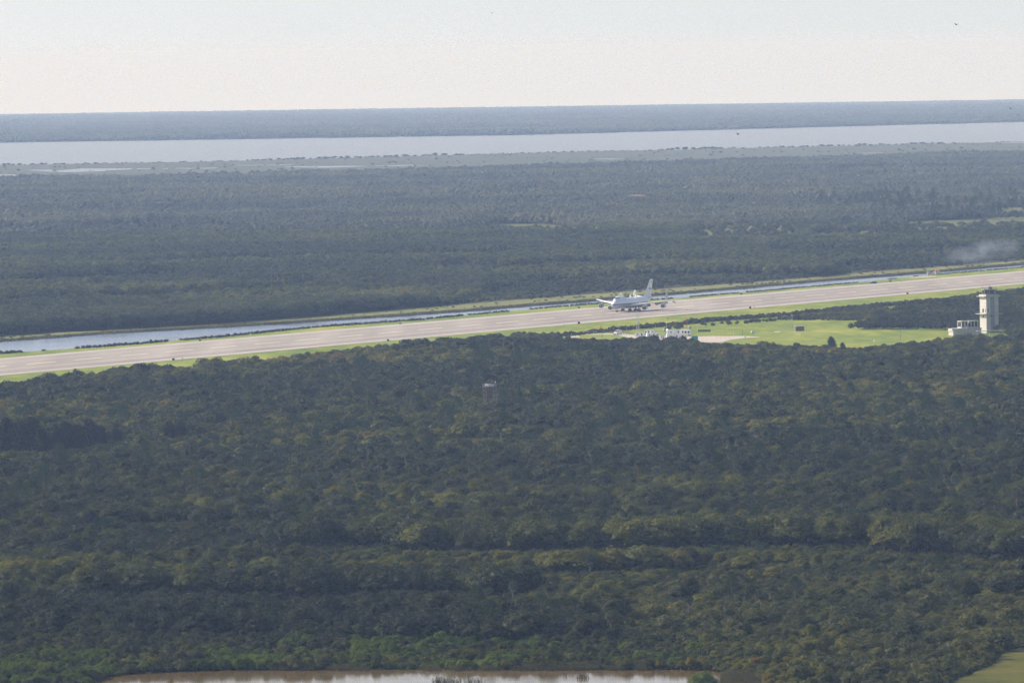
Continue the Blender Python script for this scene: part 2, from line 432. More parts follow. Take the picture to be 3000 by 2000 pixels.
def poly_sheet(name, poly, m, dz, cell, label=None):
    import bmesh
    P = [at(*p) for p in poly]; xs = [float(p[0]) for p in P]; ys = [float(p[1]) for p in P]
    bm = bmesh.new(); bm.faces.new([bm.verts.new((x, y, 0)) for x, y in zip(xs, ys)])
    for ax, lo, hi in ((0, min(xs), max(xs)), (1, min(ys), max(ys))):
        v = lo + cell
        while v < hi:
            co = (v, 0, 0) if ax == 0 else (0, v, 0); nn = (1, 0, 0) if ax == 0 else (0, 1, 0)
            bmesh.ops.bisect_plane(bm, geom=bm.verts[:] + bm.edges[:] + bm.faces[:], plane_co=co, plane_no=nn); v += cell
    for v in bm.verts: v.co.z = curv(v.co.x, v.co.y) + dz
    me = bpy.data.meshes.new(name); bm.to_mesh(me); bm.free(); me.materials.append(m)
    for p in me.polygons:
        if p.normal.z < 0: me.flip_normals(); break
    o = link(name, me); tag(o, label, kind='structure'); return o

def cover():
    rot = math.atan2(RD[0], RD[1])
    g1 = groundmat('mown grass', [(.34, (.10, .155, .018)), (.47, (.165, .215, .025)), (.56, (.235, .265, .038)), (.68, (.34, .33, .07))], 60, 9, .95, .4, .25, rot)
    g2 = groundmat('rough grass', [(.3, (.115, .13, .045)), (.5, (.17, .185, .055)), (.7, (.24, .23, .085))], 25, 5, .95, .5, .5, rot)
    g3 = groundmat('dry marsh grass', [(.3, (.055, .068, .05)), (.7, (.10, .112, .075))], 90, 20)
    g4 = groundmat('clearing grass', [(.3, (.075, .09, .03)), (.5, (.11, .125, .04)), (.7, (.15, .16, .055))], 50, 9)
    g5 = groundmat('field turf', [(.36, (.05, .056, .004)), (.5, (.085, .088, .005)), (.64, (.13, .10, .018))], 22, 4)
    dirt = groundmat('pale gravel', [(.3, (.42, .37, .31)), (.7, (.55, .49, .41))], 20, 4)
    x0, x1 = -500, 3700
    strip_px('bank', x0, x1, wood_front, canal_top, g2, .10, None)
    strip_px('grass', x0, x1, canal_top, lambda x: far_edge(x) + 1.0, g1, .12, None)
    strip_px('grass', x0, x1, lambda x: near_edge(x) - 1.0, near_wood, g1, .12, None)
    wc = watermat('canal water', (.10, .16, .25), .14, .25, .5, .4, rot, (70, .10, .22))
    wl = watermat('lagoon water', (.15, .165, .17), .25, .3, .1, .5, 0)
    wp = watermat('pond water', (.15, .10, .035), .08, .05, .8, 2.0, 0, (30, .06, .10))
    strip_px('canal', x0, x1, canal_top, canal_bot, wc, .16, None)
    strip_px('lagoon', x0, x1, lagoon_far, lagoon_near, wl, .6, None, step=100, rows=12)
    strip_px('marsh', x0, x1, lagoon_near, marsh_bot, g3, .5, None, step=100, rows=8)
    poly_sheet('pond', pond, wp, .25, 60)
    poly_sheet('field', field, g5, .2, 60)
    for c in clear: poly_sheet('grass', c, g4, .12, 120)
    poly_sheet('gravel', [(1590, 988), (1700, 978), (1800, 977), (1850, 981), (1950, 985), (2040, 986), (2090, 985), (2180, 985), (2230, 988), (2180, 991), (2140, 996), (2110, 1004), (2000, 1003), (1840, 989), (1800, 981), (1700, 981)], dirt, .2, 60)
    # marsh pools
    for c in ([(70, 499.5), (150, 499), (160, 502), (240, 495.5), (390, 495.0), (385, 498.5), (330, 501), (300, 504), (190, 507), (140, 505)], [(-40, 513), (50, 513.5), (45, 517), (20, 521), (-40, 519)],
              [(400, 495.2), (440, 495), (440, 497.3), (402, 497.5)], [(475, 495), (492, 495), (492, 497), (475, 497)], [(515, 494.5), (580, 494), (560, 496.5), (515, 496.3)], [(585, 494), (640, 493), (630, 496), (588, 496.5)],
              [(690, 486), (860, 484), (850, 486.5), (700, 487.5)], [(830, 490), (900, 489), (1000, 488), (1060, 488), (1080, 489.5), (1010, 492), (950, 494), (890, 493), (840, 492)],
              [(1100, 487), (1210, 485), (1260, 486), (1180, 488.5), (1100, 489)], [(1740, 467), (1830, 465.5), (1800, 469), (1745, 469)],
              [(2930, 420), (2990, 418.5), (3020, 419), (2985, 421.5), (2935, 422)], [(2520, 450), (2590, 449), (2580, 451), (2522, 451.5)]):
        poly_sheet('pool', c, wl, .9, 250)
    # worn pale patches, low mounds of rough grass on the midfield
    for c in ([(2268, 972), (2282, 971.5), (2290, 973), (2278, 975), (2268, 974.5)], [(2330, 979), (2344, 978.5), (2346, 980.5), (2330, 980.5)], [(2660, 812.5), (2740, 810), (2745, 812), (2680, 814.5)],
              [(1670, 986), (1695, 984), (1700, 989), (1675, 990)]):
        poly_sheet('gravel', c, dirt, .24, 60)

# ------------------------------------------------------------------ plants
def quadcloud(name, P, Nn, size, m, aspect=.7, tuft=None, extra=None, rr=None):
    """many small leaf tufts: P (n,3), normals (n,3), size (n,)"""
    rr = rr or rng
    n = len(P); Nn = Nn / (np.linalg.norm(Nn, axis=1)[:, None] + 1e-9)
    t = rr.normal(size=(n, 3)); t -= Nn * (t * Nn).sum(1)[:, None]; t /= np.linalg.norm(t, axis=1)[:, None] + 1e-9
    b = np.cross(Nn, t)
    s = size[:, None]
    V = np.stack([P - t * s * .5, P - b * s * .5 * aspect + Nn * s * .12, P + t * s * .5, P + b * s * .5 * aspect + Nn * s * .12], 1).reshape(-1, 3)
    Fi = np.arange(4 * n).reshape(-1, 4)
    tv = np.repeat(rr.random(n) if tuft is None else tuft, 4)
    if extra is not None:
        ev, ef = extra; off = len(V)
        V = np.vstack([V, ev]); tv = np.concatenate([tv, np.full(len(ev), .2)])
    me = bpy.data.meshes.new(name)
    nf = len(Fi); nq = nf * 4
    if extra is not None:
        loops = np.concatenate([Fi.ravel(), (ef + off).ravel()]); starts = np.concatenate([np.arange(nf) * 4, nq + np.arange(len(ef)) * 3])
    else:
        loops = Fi.ravel(); starts = np.arange(nf) * 4
    me.vertices.add(len(V)); me.vertices.foreach_set('co', V.astype(np.float32).ravel())
    me.loops.add(len(loops)); me.loops.foreach_set('vertex_index', loops.astype(np.int32))
    me.polygons.add(len(starts)); me.polygons.foreach_set('loop_start', starts.astype(np.int32))
    me.update(calc_edges=True)
    a = me.attributes.new('tuft', 'FLOAT', 'POINT'); a.data.foreach_set('value', tv.astype(np.float32))
    me.materials.append(m)
    return me
def ico():
    import bmesh
    bm = bmesh.new(); bmesh.ops.create_icosphere(bm, subdivisions=2, radius=1)
    v = np.array([p.co[:] for p in bm.verts]); f = np.array([[x.index for x in q.verts] for q in bm.faces]); bm.free(); return v, f
ICO = ico()
def lobes_crown(name, m, R_, Hh, z0, nl, leaves, ls, seed, flat=.75, lobe=(.34, .5), core=.74, spiky=.0):
    rr = np.random.default_rng(seed)
    C = []; Rr = []
    C.append((0, 0, z0 + Hh * .45)); Rr.append((R_ * .62, R_ * .62, Hh * .5))
    for k in range(nl):
        a = 2.399 * k + rr.random() * .8; q = math.sqrt((k + .6) / nl)
        rad = R_ * rr.uniform(*lobe)
        d = (R_ - rad * .85) * q
        zz = z0 + Hh * (.32 + .5 * (1 - q * q) * rr.uniform(.7, 1.15))
        C.append((d * math.cos(a), d * math.sin(a), zz)); Rr.append((rad, rad, rad * flat * rr.uniform(.8, 1.15)))
    C = np.array(C); Rr = np.array(Rr)
    area = (Rr[:, 0] * Rr[:, 2]); cnt = np.maximum(6, (leaves * area / area.sum() * 1.6).astype(int))
    P = []; Nn = []; T = []
    for i in range(len(C)):
        d = rr.normal(size=(cnt[i], 3)); d[:, 2] = np.where(d[:, 2] < -.35, -d[:, 2], d[:, 2]); d /= np.linalg.norm(d, axis=1)[:, None]
        rs = rr.uniform(.80, 1.1, cnt[i]) + .22 * (rr.random(cnt[i]) ** 6)
        bump = .17 * np.sin(d[:, 0] * 7 + i) * np.sin(d[:, 1] * 6 + 2 * i) * np.cos(d[:, 2] * 5)
        p = C[i] + d * Rr[i] * (rs + bump)[:, None]
        keep = np.ones(len(p), bool)
        for j in range(len(C)):
            if j != i: keep &= (((p - C[j]) / Rr[j]) ** 2).sum(1) > .8
        keep &= p[:, 2] > z0 * .5
        P.append(p[keep]); Nn.append((d / Rr[i])[keep] * Rr[i].mean() + rr.normal(size=(keep.sum(), 3)) * .55)
        T.append(np.clip(rr.random(keep.sum()) * .7 + .3 * rr.random(), 0, 1))
    P = np.vstack(P); Nn = np.vstack(Nn); T = np.concatenate(T)
    ev = []; ef = []
    for i in range(len(C)):
        jit = 1 + .16 * np.sin(ICO[0][:, :1] * 5 + i * 3) * np.cos(ICO[0][:, 1:2] * 4 + i)
        ev.append(C[i] + ICO[0] * Rr[i] * core * jit); ef.append(ICO[1] + i * len(ICO[0]))
    return quadcloud(name, P, Nn, rr.uniform(.65, 1.35, len(P)) * ls, m, .75, T, (np.vstack(ev), np.vstack(ef)), rr)
def trunk_mesh(name, h, r, lean, nb, seed, m, spread=2.0):
    rr = random.Random(seed); b = MB()
    p = [(0, 0, -.3), (lean * .2, 0, h * .3), (lean * .6, lean * .3, h * .65), (lean, lean * .4, h)]
    b.path(p, [r * 1.3, r, r * .8, r * .5])
    for k in range(nb):
        a = 2 * math.pi * k / nb + rr.random(); e = Vector((math.cos(a) * spread, math.sin(a) * spread, h * 1.15 + rr.random() * spread * .5))
        s = Vector((lean * .6, lean * .3, h * rr.uniform(.45, .7)))
        b.path([s, (s + e) / 2 + Vector((0, 0, .3)), e], [r * .5, r * .35, r * .15], 5)
    return b.mesh(name, m, True)
def palm_meshes(seed, h):
    rr = np.random.default_rng(seed); V = []; Fc = []; T = []
    def fan(base, d, ln, wdt, droop, out):
        d = d / np.linalg.norm(d); side = np.cross(d, [0, 0, 1.0]); sn = np.linalg.norm(side)
        side = side / sn if sn > 1e-3 else np.array([1.0, 0, 0]); upv = np.cross(side, d)
        tip0 = base + d * ln * .5
        nb = 9; V_, F_ = out
        for k in range(nb):
            a = (k / (nb - 1) - .5) * 2.5
            dr = d * math.cos(a) + side * math.sin(a)
            mid = tip0 + dr * ln * .3 + np.array([0, 0, -droop * .1]); end = tip0 + dr * ln * .55 + np.array([0, 0, -droop * (.45 + .3 * abs(a))])
            pr = np.cross(dr, upv) * wdt
            n = len(V_); V_ += [tip0, mid - pr, end, mid + pr]; F_.append((n, n + 1, n + 2, n + 3))
        n = len(V_); V_ += [base - side * .05, base + side * .05, tip0 + side * .05, tip0 - side * .05]; F_.append((n, n + 1, n + 2, n + 3))
    top = np.array([0, 0, h]); live = ([], []); dead = ([], [])
    for k in range(34):
        z = 1 - 1.45 * (k + .5) / 34; a = k * 2.399
        q = math.sqrt(max(0, 1 - z * z)); fan(top, np.array([q * math.cos(a), q * math.sin(a), z]), rr.uniform(1.5, 1.9), .13, .7, live)
    for k in range(12):
        a = k * 2.399; fan(top - [0, 0, .2], np.array([.55 * math.cos(a), .55 * math.sin(a), -.9]), 1.3, .12, .5, dead)
    def mk(nm, vf, m):
        me = bpy.data.meshes.new(nm); me.from_pydata([tuple(v) for v in vf[0]], [], vf[1]); me.materials.append(m); me.update()
        a = me.attributes.new('tuft', 'FLOAT', 'POINT'); a.data.foreach_set('value', np.repeat(rr.random(len(vf[0]) // 4 + 1), 4)[:len(vf[0])].astype(np.float32)); return me
    tr = MB().path([(0, 0, -.3), (.1, 0, h * .5), (0, 0, h)], [.22, .18, .2], 8).mesh('trunk', M['palebark'], True)
    return tr, mk('crown', live, M['palm']), mk('dead_fronds', dead, M['deadfrond'])
def pine_meshes(seed, h):
    rr = np.random.default_rng(seed); P = []; Nn = []; tr = MB().path([(0, 0, -.3), (.15, .1, h * .5), (0, .1, h * .97)], [.2, .15, .05], 7)
    for k in range(26):
        z = h * (.42 + .58 * (k / 25) ** .8); a = k * 2.399; L = (1 - (z / h)) * h * .42 + .7; L *= rr.uniform(.7, 1.15)
        e = np.array([math.cos(a) * L, math.sin(a) * L, z + L * .35]); s = np.array([0, .1, z])
        tr.tube(s, e, .05, .02, 4)
        for u in np.linspace(.45, 1.05, 4):
            c = s + (e - s) * u; n = 26
            d = rr.normal(size=(n, 3)); d /= np.linalg.norm(d, axis=1)[:, None]; d[:, 2] = np.abs(d[:, 2]) * .8
            P.append(c + d * rr.uniform(.2, .62, (n, 1))); Nn.append(np.cross(d, rr.normal(size=(n, 3))))
    P = np.vstack(P); Nn = np.vstack(Nn)
    return tr.mesh('trunk', M['bark'], True), quadcloud('crown', P, Nn, rr.uniform(.3, .6, len(P)), M['pine'], .25, None, None, rr)
def casu_meshes(seed, h):
    rr = np.random.default_rng(seed); P = []; Nn = []; tr = MB().path([(0, 0, -.3), (.3, 0, h * .5), (-.6, .1, h * .95)], [.3, .2, .06], 7)
    for k in range(60):
        f_ = (k / 59); z = h * (.05 + .92 * f_); a = k * 2.399; L = h * .24 * (1 - f_ ** 2.2) + .8; L *= rr.uniform(.65, 1.15)
        s = np.array([-.6 * f_, 0, z]); e = s + np.array([math.cos(a) * L - .5 * f_, math.sin(a) * L, L * .9]); 
        tr.tube(s, e, .06, .02, 3)
        for u in np.linspace(.15, 1.1, 7):
            c = s + (e - s) * u; n = 22
            d = rr.normal(size=(n, 3)) * [.38, .38, .55]
            P.append(c + d); Nn.append(rr.normal(size=(n, 3)) * [1, 1, .3])
    P = np.vstack(P); Nn = np.vstack(Nn)
    return tr.mesh('trunk', M['bark'], True), quadcloud('crown', P, Nn, rr.uniform(.4, .8, len(P)), M['casu'], .5, None, None, rr)
def reed_mesh(seed, n=120, h=2.2, w_=1.2, m='reed'):
    rr = np.random.default_rng(seed); V = []; Fc = []; tv = []
    for k in range(n):
        x, y = rr.normal(size=2) * w_; hh = h * rr.uniform(.5, 1.1); lx, ly = rr.normal(size=2) * .25 * hh; wd = .06
        a = rr.random() * 3.14; dx, dy = math.cos(a) * wd, math.sin(a) * wd; i = len(V)
        V += [(x - dx, y - dy, -.1), (x + dx, y + dy, -.1), (x + lx + dx * .5, y + ly + dy * .5, hh), (x + lx - dx * .5, y + ly - dy * .5, hh)]; Fc.append((i, i + 1, i + 2, i + 3)); tv += [rr.random()] * 4
    me = bpy.data.meshes.new('reeds'); me.from_pydata(V, [], Fc); me.materials.append(M[m]); me.update()
    a = me.attributes.new('tuft', 'FLOAT', 'POINT'); a.data.foreach_set('value', np.array(tv, np.float32)); return me

def source_coll(name, meshes):
    c = bpy.data.collections.new(name)
    for i, me in enumerate(meshes):
        o = bpy.data.objects.new('%s_%03d' % (name, i), me); c.objects.link(o)
    return c
def join_meshes(name, mes):
    """one mesh out of trunk + crown, keeping materials (for the instanced rest)"""
    import bmesh
    V = []; loops = []; starts = []; mi = []; tv = []; mats = []; off = 0; lo = 0
    for k, me in enumerate(mes):
        n = len(me.vertices); co = np.empty(n * 3, np.float32); me.vertices.foreach_get('co', co); V.append(co.reshape(-1, 3))
        l = np.empty(len(me.loops), np.int32); me.loops.foreach_get('vertex_index', l); loops.append(l + off)
        s = np.empty(len(me.polygons), np.int32); me.polygons.foreach_get('loop_start', s); starts.append(s + lo); mi.append(np.full(len(s), k, np.int32))
        t = np.full(n, .5, np.float32)
        if 'tuft' in me.attributes: me.attributes['tuft'].data.foreach_get('value', t)
        tv.append(t); off += n; lo += len(l); mats.append(me.materials[0])
    me = bpy.data.meshes.new(name); V = np.vstack(V); loops = np.concatenate(loops); starts = np.concatenate(starts)
    me.vertices.add(len(V)); me.vertices.foreach_set('co', V.ravel()); me.loops.add(len(loops)); me.loops.foreach_set('vertex_index', loops)
    me.polygons.add(len(starts)); me.polygons.foreach_set('loop_start', starts)
    for m in mats: me.materials.append(m)
    me.polygons.foreach_set('material_index', np.concatenate(mi)); me.update(calc_edges=True)
    a = me.attributes.new('tuft', 'FLOAT', 'POINT'); a.data.foreach_set('value', np.concatenate(tv)); return me

_groups = {}
def scatter_group(coll):
    if coll.name in _groups: return _groups[coll.name]
    g = bpy.data.node_groups.new('scatter ' + coll.name, 'GeometryNodeTree')
    g.interface.new_socket('Geometry', in_out='INPUT', socket_type='NodeSocketGeometry')
    g.interface.new_socket('Geometry', in_out='OUTPUT', socket_type='NodeSocketGeometry')
    gi = g.nodes.new('NodeGroupInput'); go = g.nodes.new('NodeGroupOutput')
    ip = g.nodes.new('GeometryNodeInstanceOnPoints'); ci = g.nodes.new('GeometryNodeCollectionInfo')
    ci.inputs['Collection'].default_value = coll; ci.inputs['Separate Children'].default_value = True; ci.inputs['Reset Children'].default_value = True
    def na(nm, t):
        n = g.nodes.new('GeometryNodeInputNamedAttribute'); n.data_type = t; n.inputs['Name'].default_value = nm; return [o for o in n.outputs if o.enabled][0]
    g.links.new(gi.outputs[0], ip.inputs['Points']); g.links.new(ci.outputs[0], ip.inputs['Instance'])
    ip.inputs['Pick Instance'].default_value = True
    g.links.new(na('idx', 'INT'), ip.inputs['Instance Index'])
    g.links.new(na('rot', 'FLOAT_VECTOR'), ip.inputs['Rotation'])
    g.links.new(na('scl', 'FLOAT_VECTOR'), ip.inputs['Scale'])
    g.links.new(ip.outputs[0], go.inputs[0])
    _groups[coll.name] = g; return g
def scatter(name, P, idx, rot, scl, coll, label, cat):
    me = bpy.data.meshes.new(name); n = len(P)
    me.vertices.add(n); me.vertices.foreach_set('co', P.astype(np.float32).ravel())
    a = me.attributes.new('idx', 'INT', 'POINT'); a.data.foreach_set('value', idx.astype(np.int32))
    a = me.attributes.new('rot', 'FLOAT_VECTOR', 'POINT'); a.data.foreach_set('vector', rot.astype(np.float32).ravel())
    a = me.attributes.new('scl', 'FLOAT_VECTOR', 'POINT'); a.data.foreach_set('vector', scl.astype(np.float32).ravel())
    me.update(); o = link(name, me); md = o.modifiers.new('scatter', 'NODES'); md.node_group = scatter_group(coll)
    tag(o, label, cat, kind='stuff'); return o
def rz(n, tilt=.06):
    return np.column_stack([rng.normal(size=n) * tilt, rng.normal(size=n) * tilt, rng.random(n) * 6.283])
def rows(d0, d1, step, marg=.0665, jit=.42, left=0.0):
    """jittered grid of points in the view wedge; step may be a function of distance"""
    X = []; Y = []; d = d0
    while d < d1:
        s = step(d) if callable(step) else step
        hw = d * marg + 15; xs = np.arange(-hw - left, hw, s); n = len(xs)
        X.append(xs + rng.uniform(-jit, jit, n) * s + rng.random() * s); Y.append(d + rng.uniform(-jit, jit, n) * s); d += s
    return np.concatenate(X), np.concatenate(Y)

# ------------------------------------------------------------------ woodland
walls = [  # (x0, x1, base line of the tall stand, low ground in front of it, height)
    (860, 3050, line([(860, 1640), (1000, 1620), (2000, 1618), (2350, 1622), (3000, 1640)]), 78, 11.5),
    (230, 1010, line([(230, 1772), (600, 1764), (1010, 1760)]), 60, 10.5),
    (1000, 1390, line([(1000, 1752), (1390, 1750)]), 60, 10.0),
    (1375, 1580, line([(1375, 1768), (1580, 1758)]), 45, 11.0),
    (1560, 2080, line([(1560, 1718), (2080, 1700)]), 50, 9.5),
    (540, 800, line([(540, 1898), (800, 1892)]), 40, 9.0),
    (-200, 150, line([(0, 1950), (150, 1945)]), 40, 11.0),
    (200, 900, line([(200, 1560), (900, 1540)]), 30, 7.5),
    (1500, 1900, line([(1500, 1262), (1900, 1278)]), 22, 8.5),
    (950, 1180, line([(950, 1278), (1180, 1268)]), 20, 8.5),
    (1200, 1620, line([(1200, 1300), (1620, 1315)]), 22, 9.0),
    (2080, 2200, line([(2080, 1318), (2200, 1318)]), 25, 9.0),
    (2700, 3200, line([(2700, 1416), (3200, 1420)]), 25, 8.5),
    (1540, 1960, line([(1400, 1055), (1960, 1052)]), 12, 8.5),
]
def wood_heights(px, py, x, y):
    h = 2.4 + 5.4 * fbm(x, y, 48, 3) + 2.2 * (rng.random(len(x)) - .5)
    h = np.where(rng.random(len(x)) < .10, h + 2.6, h)
    h += 1.5 * np.clip((fbm(x, y, 180, 9) - .5) * 3, -1, 1)
    wob = 46 * (noise(x, y, 75, 22) - .5) + 18 * (noise(x, y, 30, 21) - .5)
    for x0, x1, f_, gap, hh in walls:
        ed = np.clip(np.minimum(px - x0, x1 - px) / 60 + .5 + (noise(x, y, 25, 5) - .5), 0, 1)
        s = f_(px) + wob * min(1, gap / 60) - py
        tall = ed * np.clip(1 - np.maximum(s, 0) / (gap * 1.1), 0, 1) * (s > 0)
        h = np.maximum(h, hh * tall * rng.uniform(.8, 1.12, len(h)) * (tall > .35))
        low = (ed > .4) & (s <= 0) & (s > -gap)
        h = np.where(low, np.minimum(h, 2.2 + 2.6 * (-s / gap) + rng.random(len(h))), h)
    return np.clip(h, 1.6, 12.5)

def woodland():
    oaks = []
    for k in range(8):
        R_ = 3.3 + .5 * (k % 3 - 1); nl = [9, 12, 15][k % 3]
        cr = lobes_crown('crown', M['oak'], R_, 4.6 + .3 * (k % 2), 1.3, nl, 1500, .36, 100 + k)
        oaks.append((trunk_mesh('trunk', 2.8, .2, .4 * (k % 2), 4, k, M['bark'], 1.7), cr))
    oaklo = [lobes_crown('crown', M['oak'], 3.4, 4.8, 1.0, 9 + 2 * (k % 3), 460, .62, 200 + k) for k in range(6)]
    shrubs = [lobes_crown('shrub', M['scrub'], 1.35, 1.5, .05, 7, 420, .24, 300 + k, flat=.8, lobe=(.36, .55)) for k in range(5)]
    willows = [lobes_crown('crown', M['willow'], 2.2, 3.0, .25, 12, 1300, .30, 400 + k, flat=.95, lobe=(.3, .45)) for k in range(4)]
    palms = [palm_meshes(500 + k, 5.0 + k) for k in range(3)]
    pines = [pine_meshes(600 + k, 9 + 2 * k) for k in range(3)]
    casus = [casu_meshes(700 + k, 14) for k in range(3)]
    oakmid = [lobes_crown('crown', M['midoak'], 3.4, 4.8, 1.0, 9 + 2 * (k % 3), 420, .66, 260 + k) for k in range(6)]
    patches = []
    for k in range(5):
        rr = np.random.default_rng(800 + k); parts = []
        cells = [(i, j) for i in range(5) for j in range(5)]
        for n_, (i, j) in enumerate(cells):
            px_, py_ = (i - 2 + rr.uniform(-.4, .4)) * 6.2, (j - 2 + rr.uniform(-.4, .4)) * 6.2
            h = rr.uniform(3.6, 8.2); R_ = h * rr.uniform(.42, .6)
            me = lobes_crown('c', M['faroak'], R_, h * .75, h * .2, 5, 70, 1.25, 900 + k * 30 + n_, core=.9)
            n = len(me.vertices); co = np.empty(n * 3, np.float32); me.vertices.foreach_get('co', co); co = co.reshape(-1, 3)
            co[:, 0] += px_; co[:, 1] += py_; me.vertices.foreach_set('co', co.ravel())
            t = np.full(n, 0, np.float32); me.attributes['tuft'].data.foreach_get('value', t)
            me.attributes['tuft'].data.foreach_set('value', np.clip(t * .5 + rr.random() * .9 - .1, 0, 1).astype(np.float32))
            parts.append(me)
        j_ = join_meshes('canopy', parts)
        j_.materials.clear(); j_.materials.append(M['faroak']); j_.polygons.foreach_set('material_index', np.zeros(len(j_.polygons), np.int32))
        patches.append(j_)
    # ---- near woodland, tree by tree
    bare = []
    for k in range(2):
        b = MB(); b.path([(0, 0, -.3), (.1, 0, 2.5), (0, 0, 5)], [.16, .12, .05], 5)
        for q in range(26):
            a = q * 2.4; z = 1.6 + 3.4 * q / 26; L = 1.9 * (1.1 - q / 30)
            m1 = (math.cos(a) * L * .5, math.sin(a) * L * .5, z + L * .4); m2 = (math.cos(a + .4) * L, math.sin(a + .4) * L, z + L * .9)
            b.tube((0, 0, z), m1, .06, .04, 3); b.tube(m1, m2, .04, .02, 3); b.tube(m1, (m1[0] * 1.6, m1[1] * 1.3, m1[2] + L * .6), .035, .02, 3)
        bare.append(b.mesh('bare', mat('grey twigs', (.20, .17, .15), .9)))
    extra = [join_meshes('px', p) for p in palms] + [join_meshes('pn', p) for p in pines[:2]]
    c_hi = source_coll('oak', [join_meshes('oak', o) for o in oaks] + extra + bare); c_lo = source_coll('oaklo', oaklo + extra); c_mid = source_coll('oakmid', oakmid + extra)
    c_sh = source_coll('scrub', shrubs)
    X, Y = rows(2255, 6150, 5.1, left=0)
    px, py = proj(X, Y)
    ok = (px > -260) & (px < 3260)
    ok &= ~inpoly(px, py, pond) & ~inpoly(px, py, field)
    ok &= (py > near_wood(px) + 6 * (noise(X, Y, 18, 2) - .5)) | inpoly(px, py, thicket)
    openr = (px > 1800) & (py > 1660 + (px < 2080) * (2080 - px) * .35)      # low scrub, lower right
    opn = openr & (rng.random(len(px)) < .988 - .05 * (fbm(X, Y, 40, 31) > .62))
    shore = (py > 1890) & (px < 2300)
    low2 = ((py < 1040) & (px > 1460) & (px < 2560) & (py > near_wood(px)) & (rng.random(len(px)) < .45))
    ok &= ~opn & ~shore & ~low2
    X, Y, px, py = X[ok], Y[ok], px[ok], py[ok]
    gap = (noise(X, Y, 17, 91) > .84) & (rng.random(len(X)) < .8); X, Y, px, py = X[~gap], Y[~gap], px[~gap], py[~gap]
    h = wood_heights(px, py, X, Y)
    h = np.where((py < near_wood(px) + 26) & (px > 1620) & (px < 2990), np.minimum(h, 2.6 + 3.2 * rng.random(len(h)) + 1.6 * ((px > 1850) & (px < 2030))), h)
    th = inpoly(px, py, thicket); h = np.where(th, 3.2 + 3.0 * fbm(X, Y, 30, 8), h)
    D = np.hypot(X, Y)
    inside = (px > -20) & (px < 3020) & (py < 2080)
    score = np.where(inside, (h - 2.5) / D * (1 + .25 * rng.random(len(h))), 0)
    order = np.argsort(-score); ind = np.zeros(len(h), bool); ind[order[:300]] = True
    n = len(X); idx = rng.integers(0, 8, n); s = h / 6.2; sx = s * rng.uniform(.8, 1.45, n) * np.where(h < 4, 1.3, 1.0)
    rot = rz(n); scl = np.column_stack([sx, sx * rng.uniform(.9, 1.1, n), s])
    P = np.column_stack([X, Y, curv(X, Y)])
    mixr = rng.random(n); idx = np.where(~ind & (mixr < .05 + .25 * (noise(X, Y, 70, 61) > .8)), rng.integers(8, 11, n), idx)
    nearedge = (py < near_wood(px) + 45) & ~inpoly(px, py, thicket); idx = np.where(nearedge & (idx > 7), idx % 8, idx); mixr = np.where(nearedge, .5, mixr)
    idx = np.where(~ind & (mixr > .993), rng.integers(11, 13, n), idx); idx = np.where(~ind & (mixr > .978) & (mixr <= .985), rng.integers(13, 15, n), idx)
    exo = idx > 7; scl[exo, 0] = scl[exo, 1] = 1.0 + .25 * mixr[exo]; scl[exo, 2] = np.clip(h[exo] / 6.3, .6, 1.25)
    rest = ~ind; nearm = rest & (D < 3500); farm = rest & (D >= 3500)
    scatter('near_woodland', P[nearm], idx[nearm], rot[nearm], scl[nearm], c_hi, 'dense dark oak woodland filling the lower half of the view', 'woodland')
    scatter('woodland', P[farm], np.where(idx[farm] > 7, np.clip(idx[farm] - 2, 6, 10), idx[farm] % 6), rot[farm], scl[farm], c_lo, 'oak woodland stretching up to the runway grass', 'woodland')
    protos = []
    for k, (t_, c_) in enumerate(oaks):
        e = None; protos.append((t_, c_))
    def oak_label(px_, py_, hh):
        row = 'tall oak' if hh > 8.5 else ('low oak' if hh < 6.5 else 'oak')
        if py_ > 1800: z = 'just behind the bright shrubs on the pond bank'
        elif py_ > 1700: z = 'in the dark stand behind the pond bank'
        else: z = 'in the dark wall of trees midway up the wood'
        side = 'left of the pond' if px_ < 700 else ('behind the middle of the pond' if px_ < 1600 else 'toward the open scrub')
        lb = f'{row} with a rounded dark green crown {z}, {side}'
        return lb
    for i in np.where(ind)[0]:
        k = int(idx[i]); lb = oak_label(px[i], py[i], h[i])
        lb = ' '.join(lb.split()[:16]).rstrip(',')
        e = empty('oak_tree', P[i], 0, lb, 'oak tree', lb)
        e.rotation_euler = tuple(rot[i]); e.scale = tuple(scl[i])
        link('trunk', protos[k][0], e); link('crown', protos[k][1], e)
    # ---- low scrub lower right
    X, Y = rows(2255, 3050, 2.5); px, py = proj(X, Y)
    ok = (px > 1700) & (px < 3250) & ~inpoly(px, py, pond) & ~inpoly(px, py, field) & (py > 1640)
    ok &= (px > 1800 + np.clip(1760 - py, 0, 200) * .5)
    ok &= rng.random(len(px)) < .62 + .5 * (fbm(X, Y, 22, 12) - .4)
    X, Y, px, py = X[ok], Y[ok], px[ok], py[ok]; n = len(X)
    s = (.55 + 1.1 * fbm(X, Y, 16, 13)) * rng.uniform(.6, 1.25, n); s *= np.where(rng.random(n) < .04, 1.9, 1)
    s *= np.where(inpoly(px, py, [(2440, 2010), (2850, 1960), (2940, 1915), (2900, 1890), (2600, 1960)]), 1.35, 1)
    D = np.hypot(X, Y); sc_ = np.where((px < 3000) & (py < 2030), s / D, 0); order = np.argsort(-sc_); ind = np.zeros(n, bool); ind[order[:300]] = True
    P = np.column_stack([X, Y, curv(X, Y)]); idx = rng.integers(0, 5, n); rot = rz(n); scl = np.column_stack([s * 1.15, s * 1.15, s])
    scatter('scrub', P[~ind], idx[~ind], rot[~ind], scl[~ind], c_sh, 'low olive scrub covering the open ground at lower right', 'scrub')
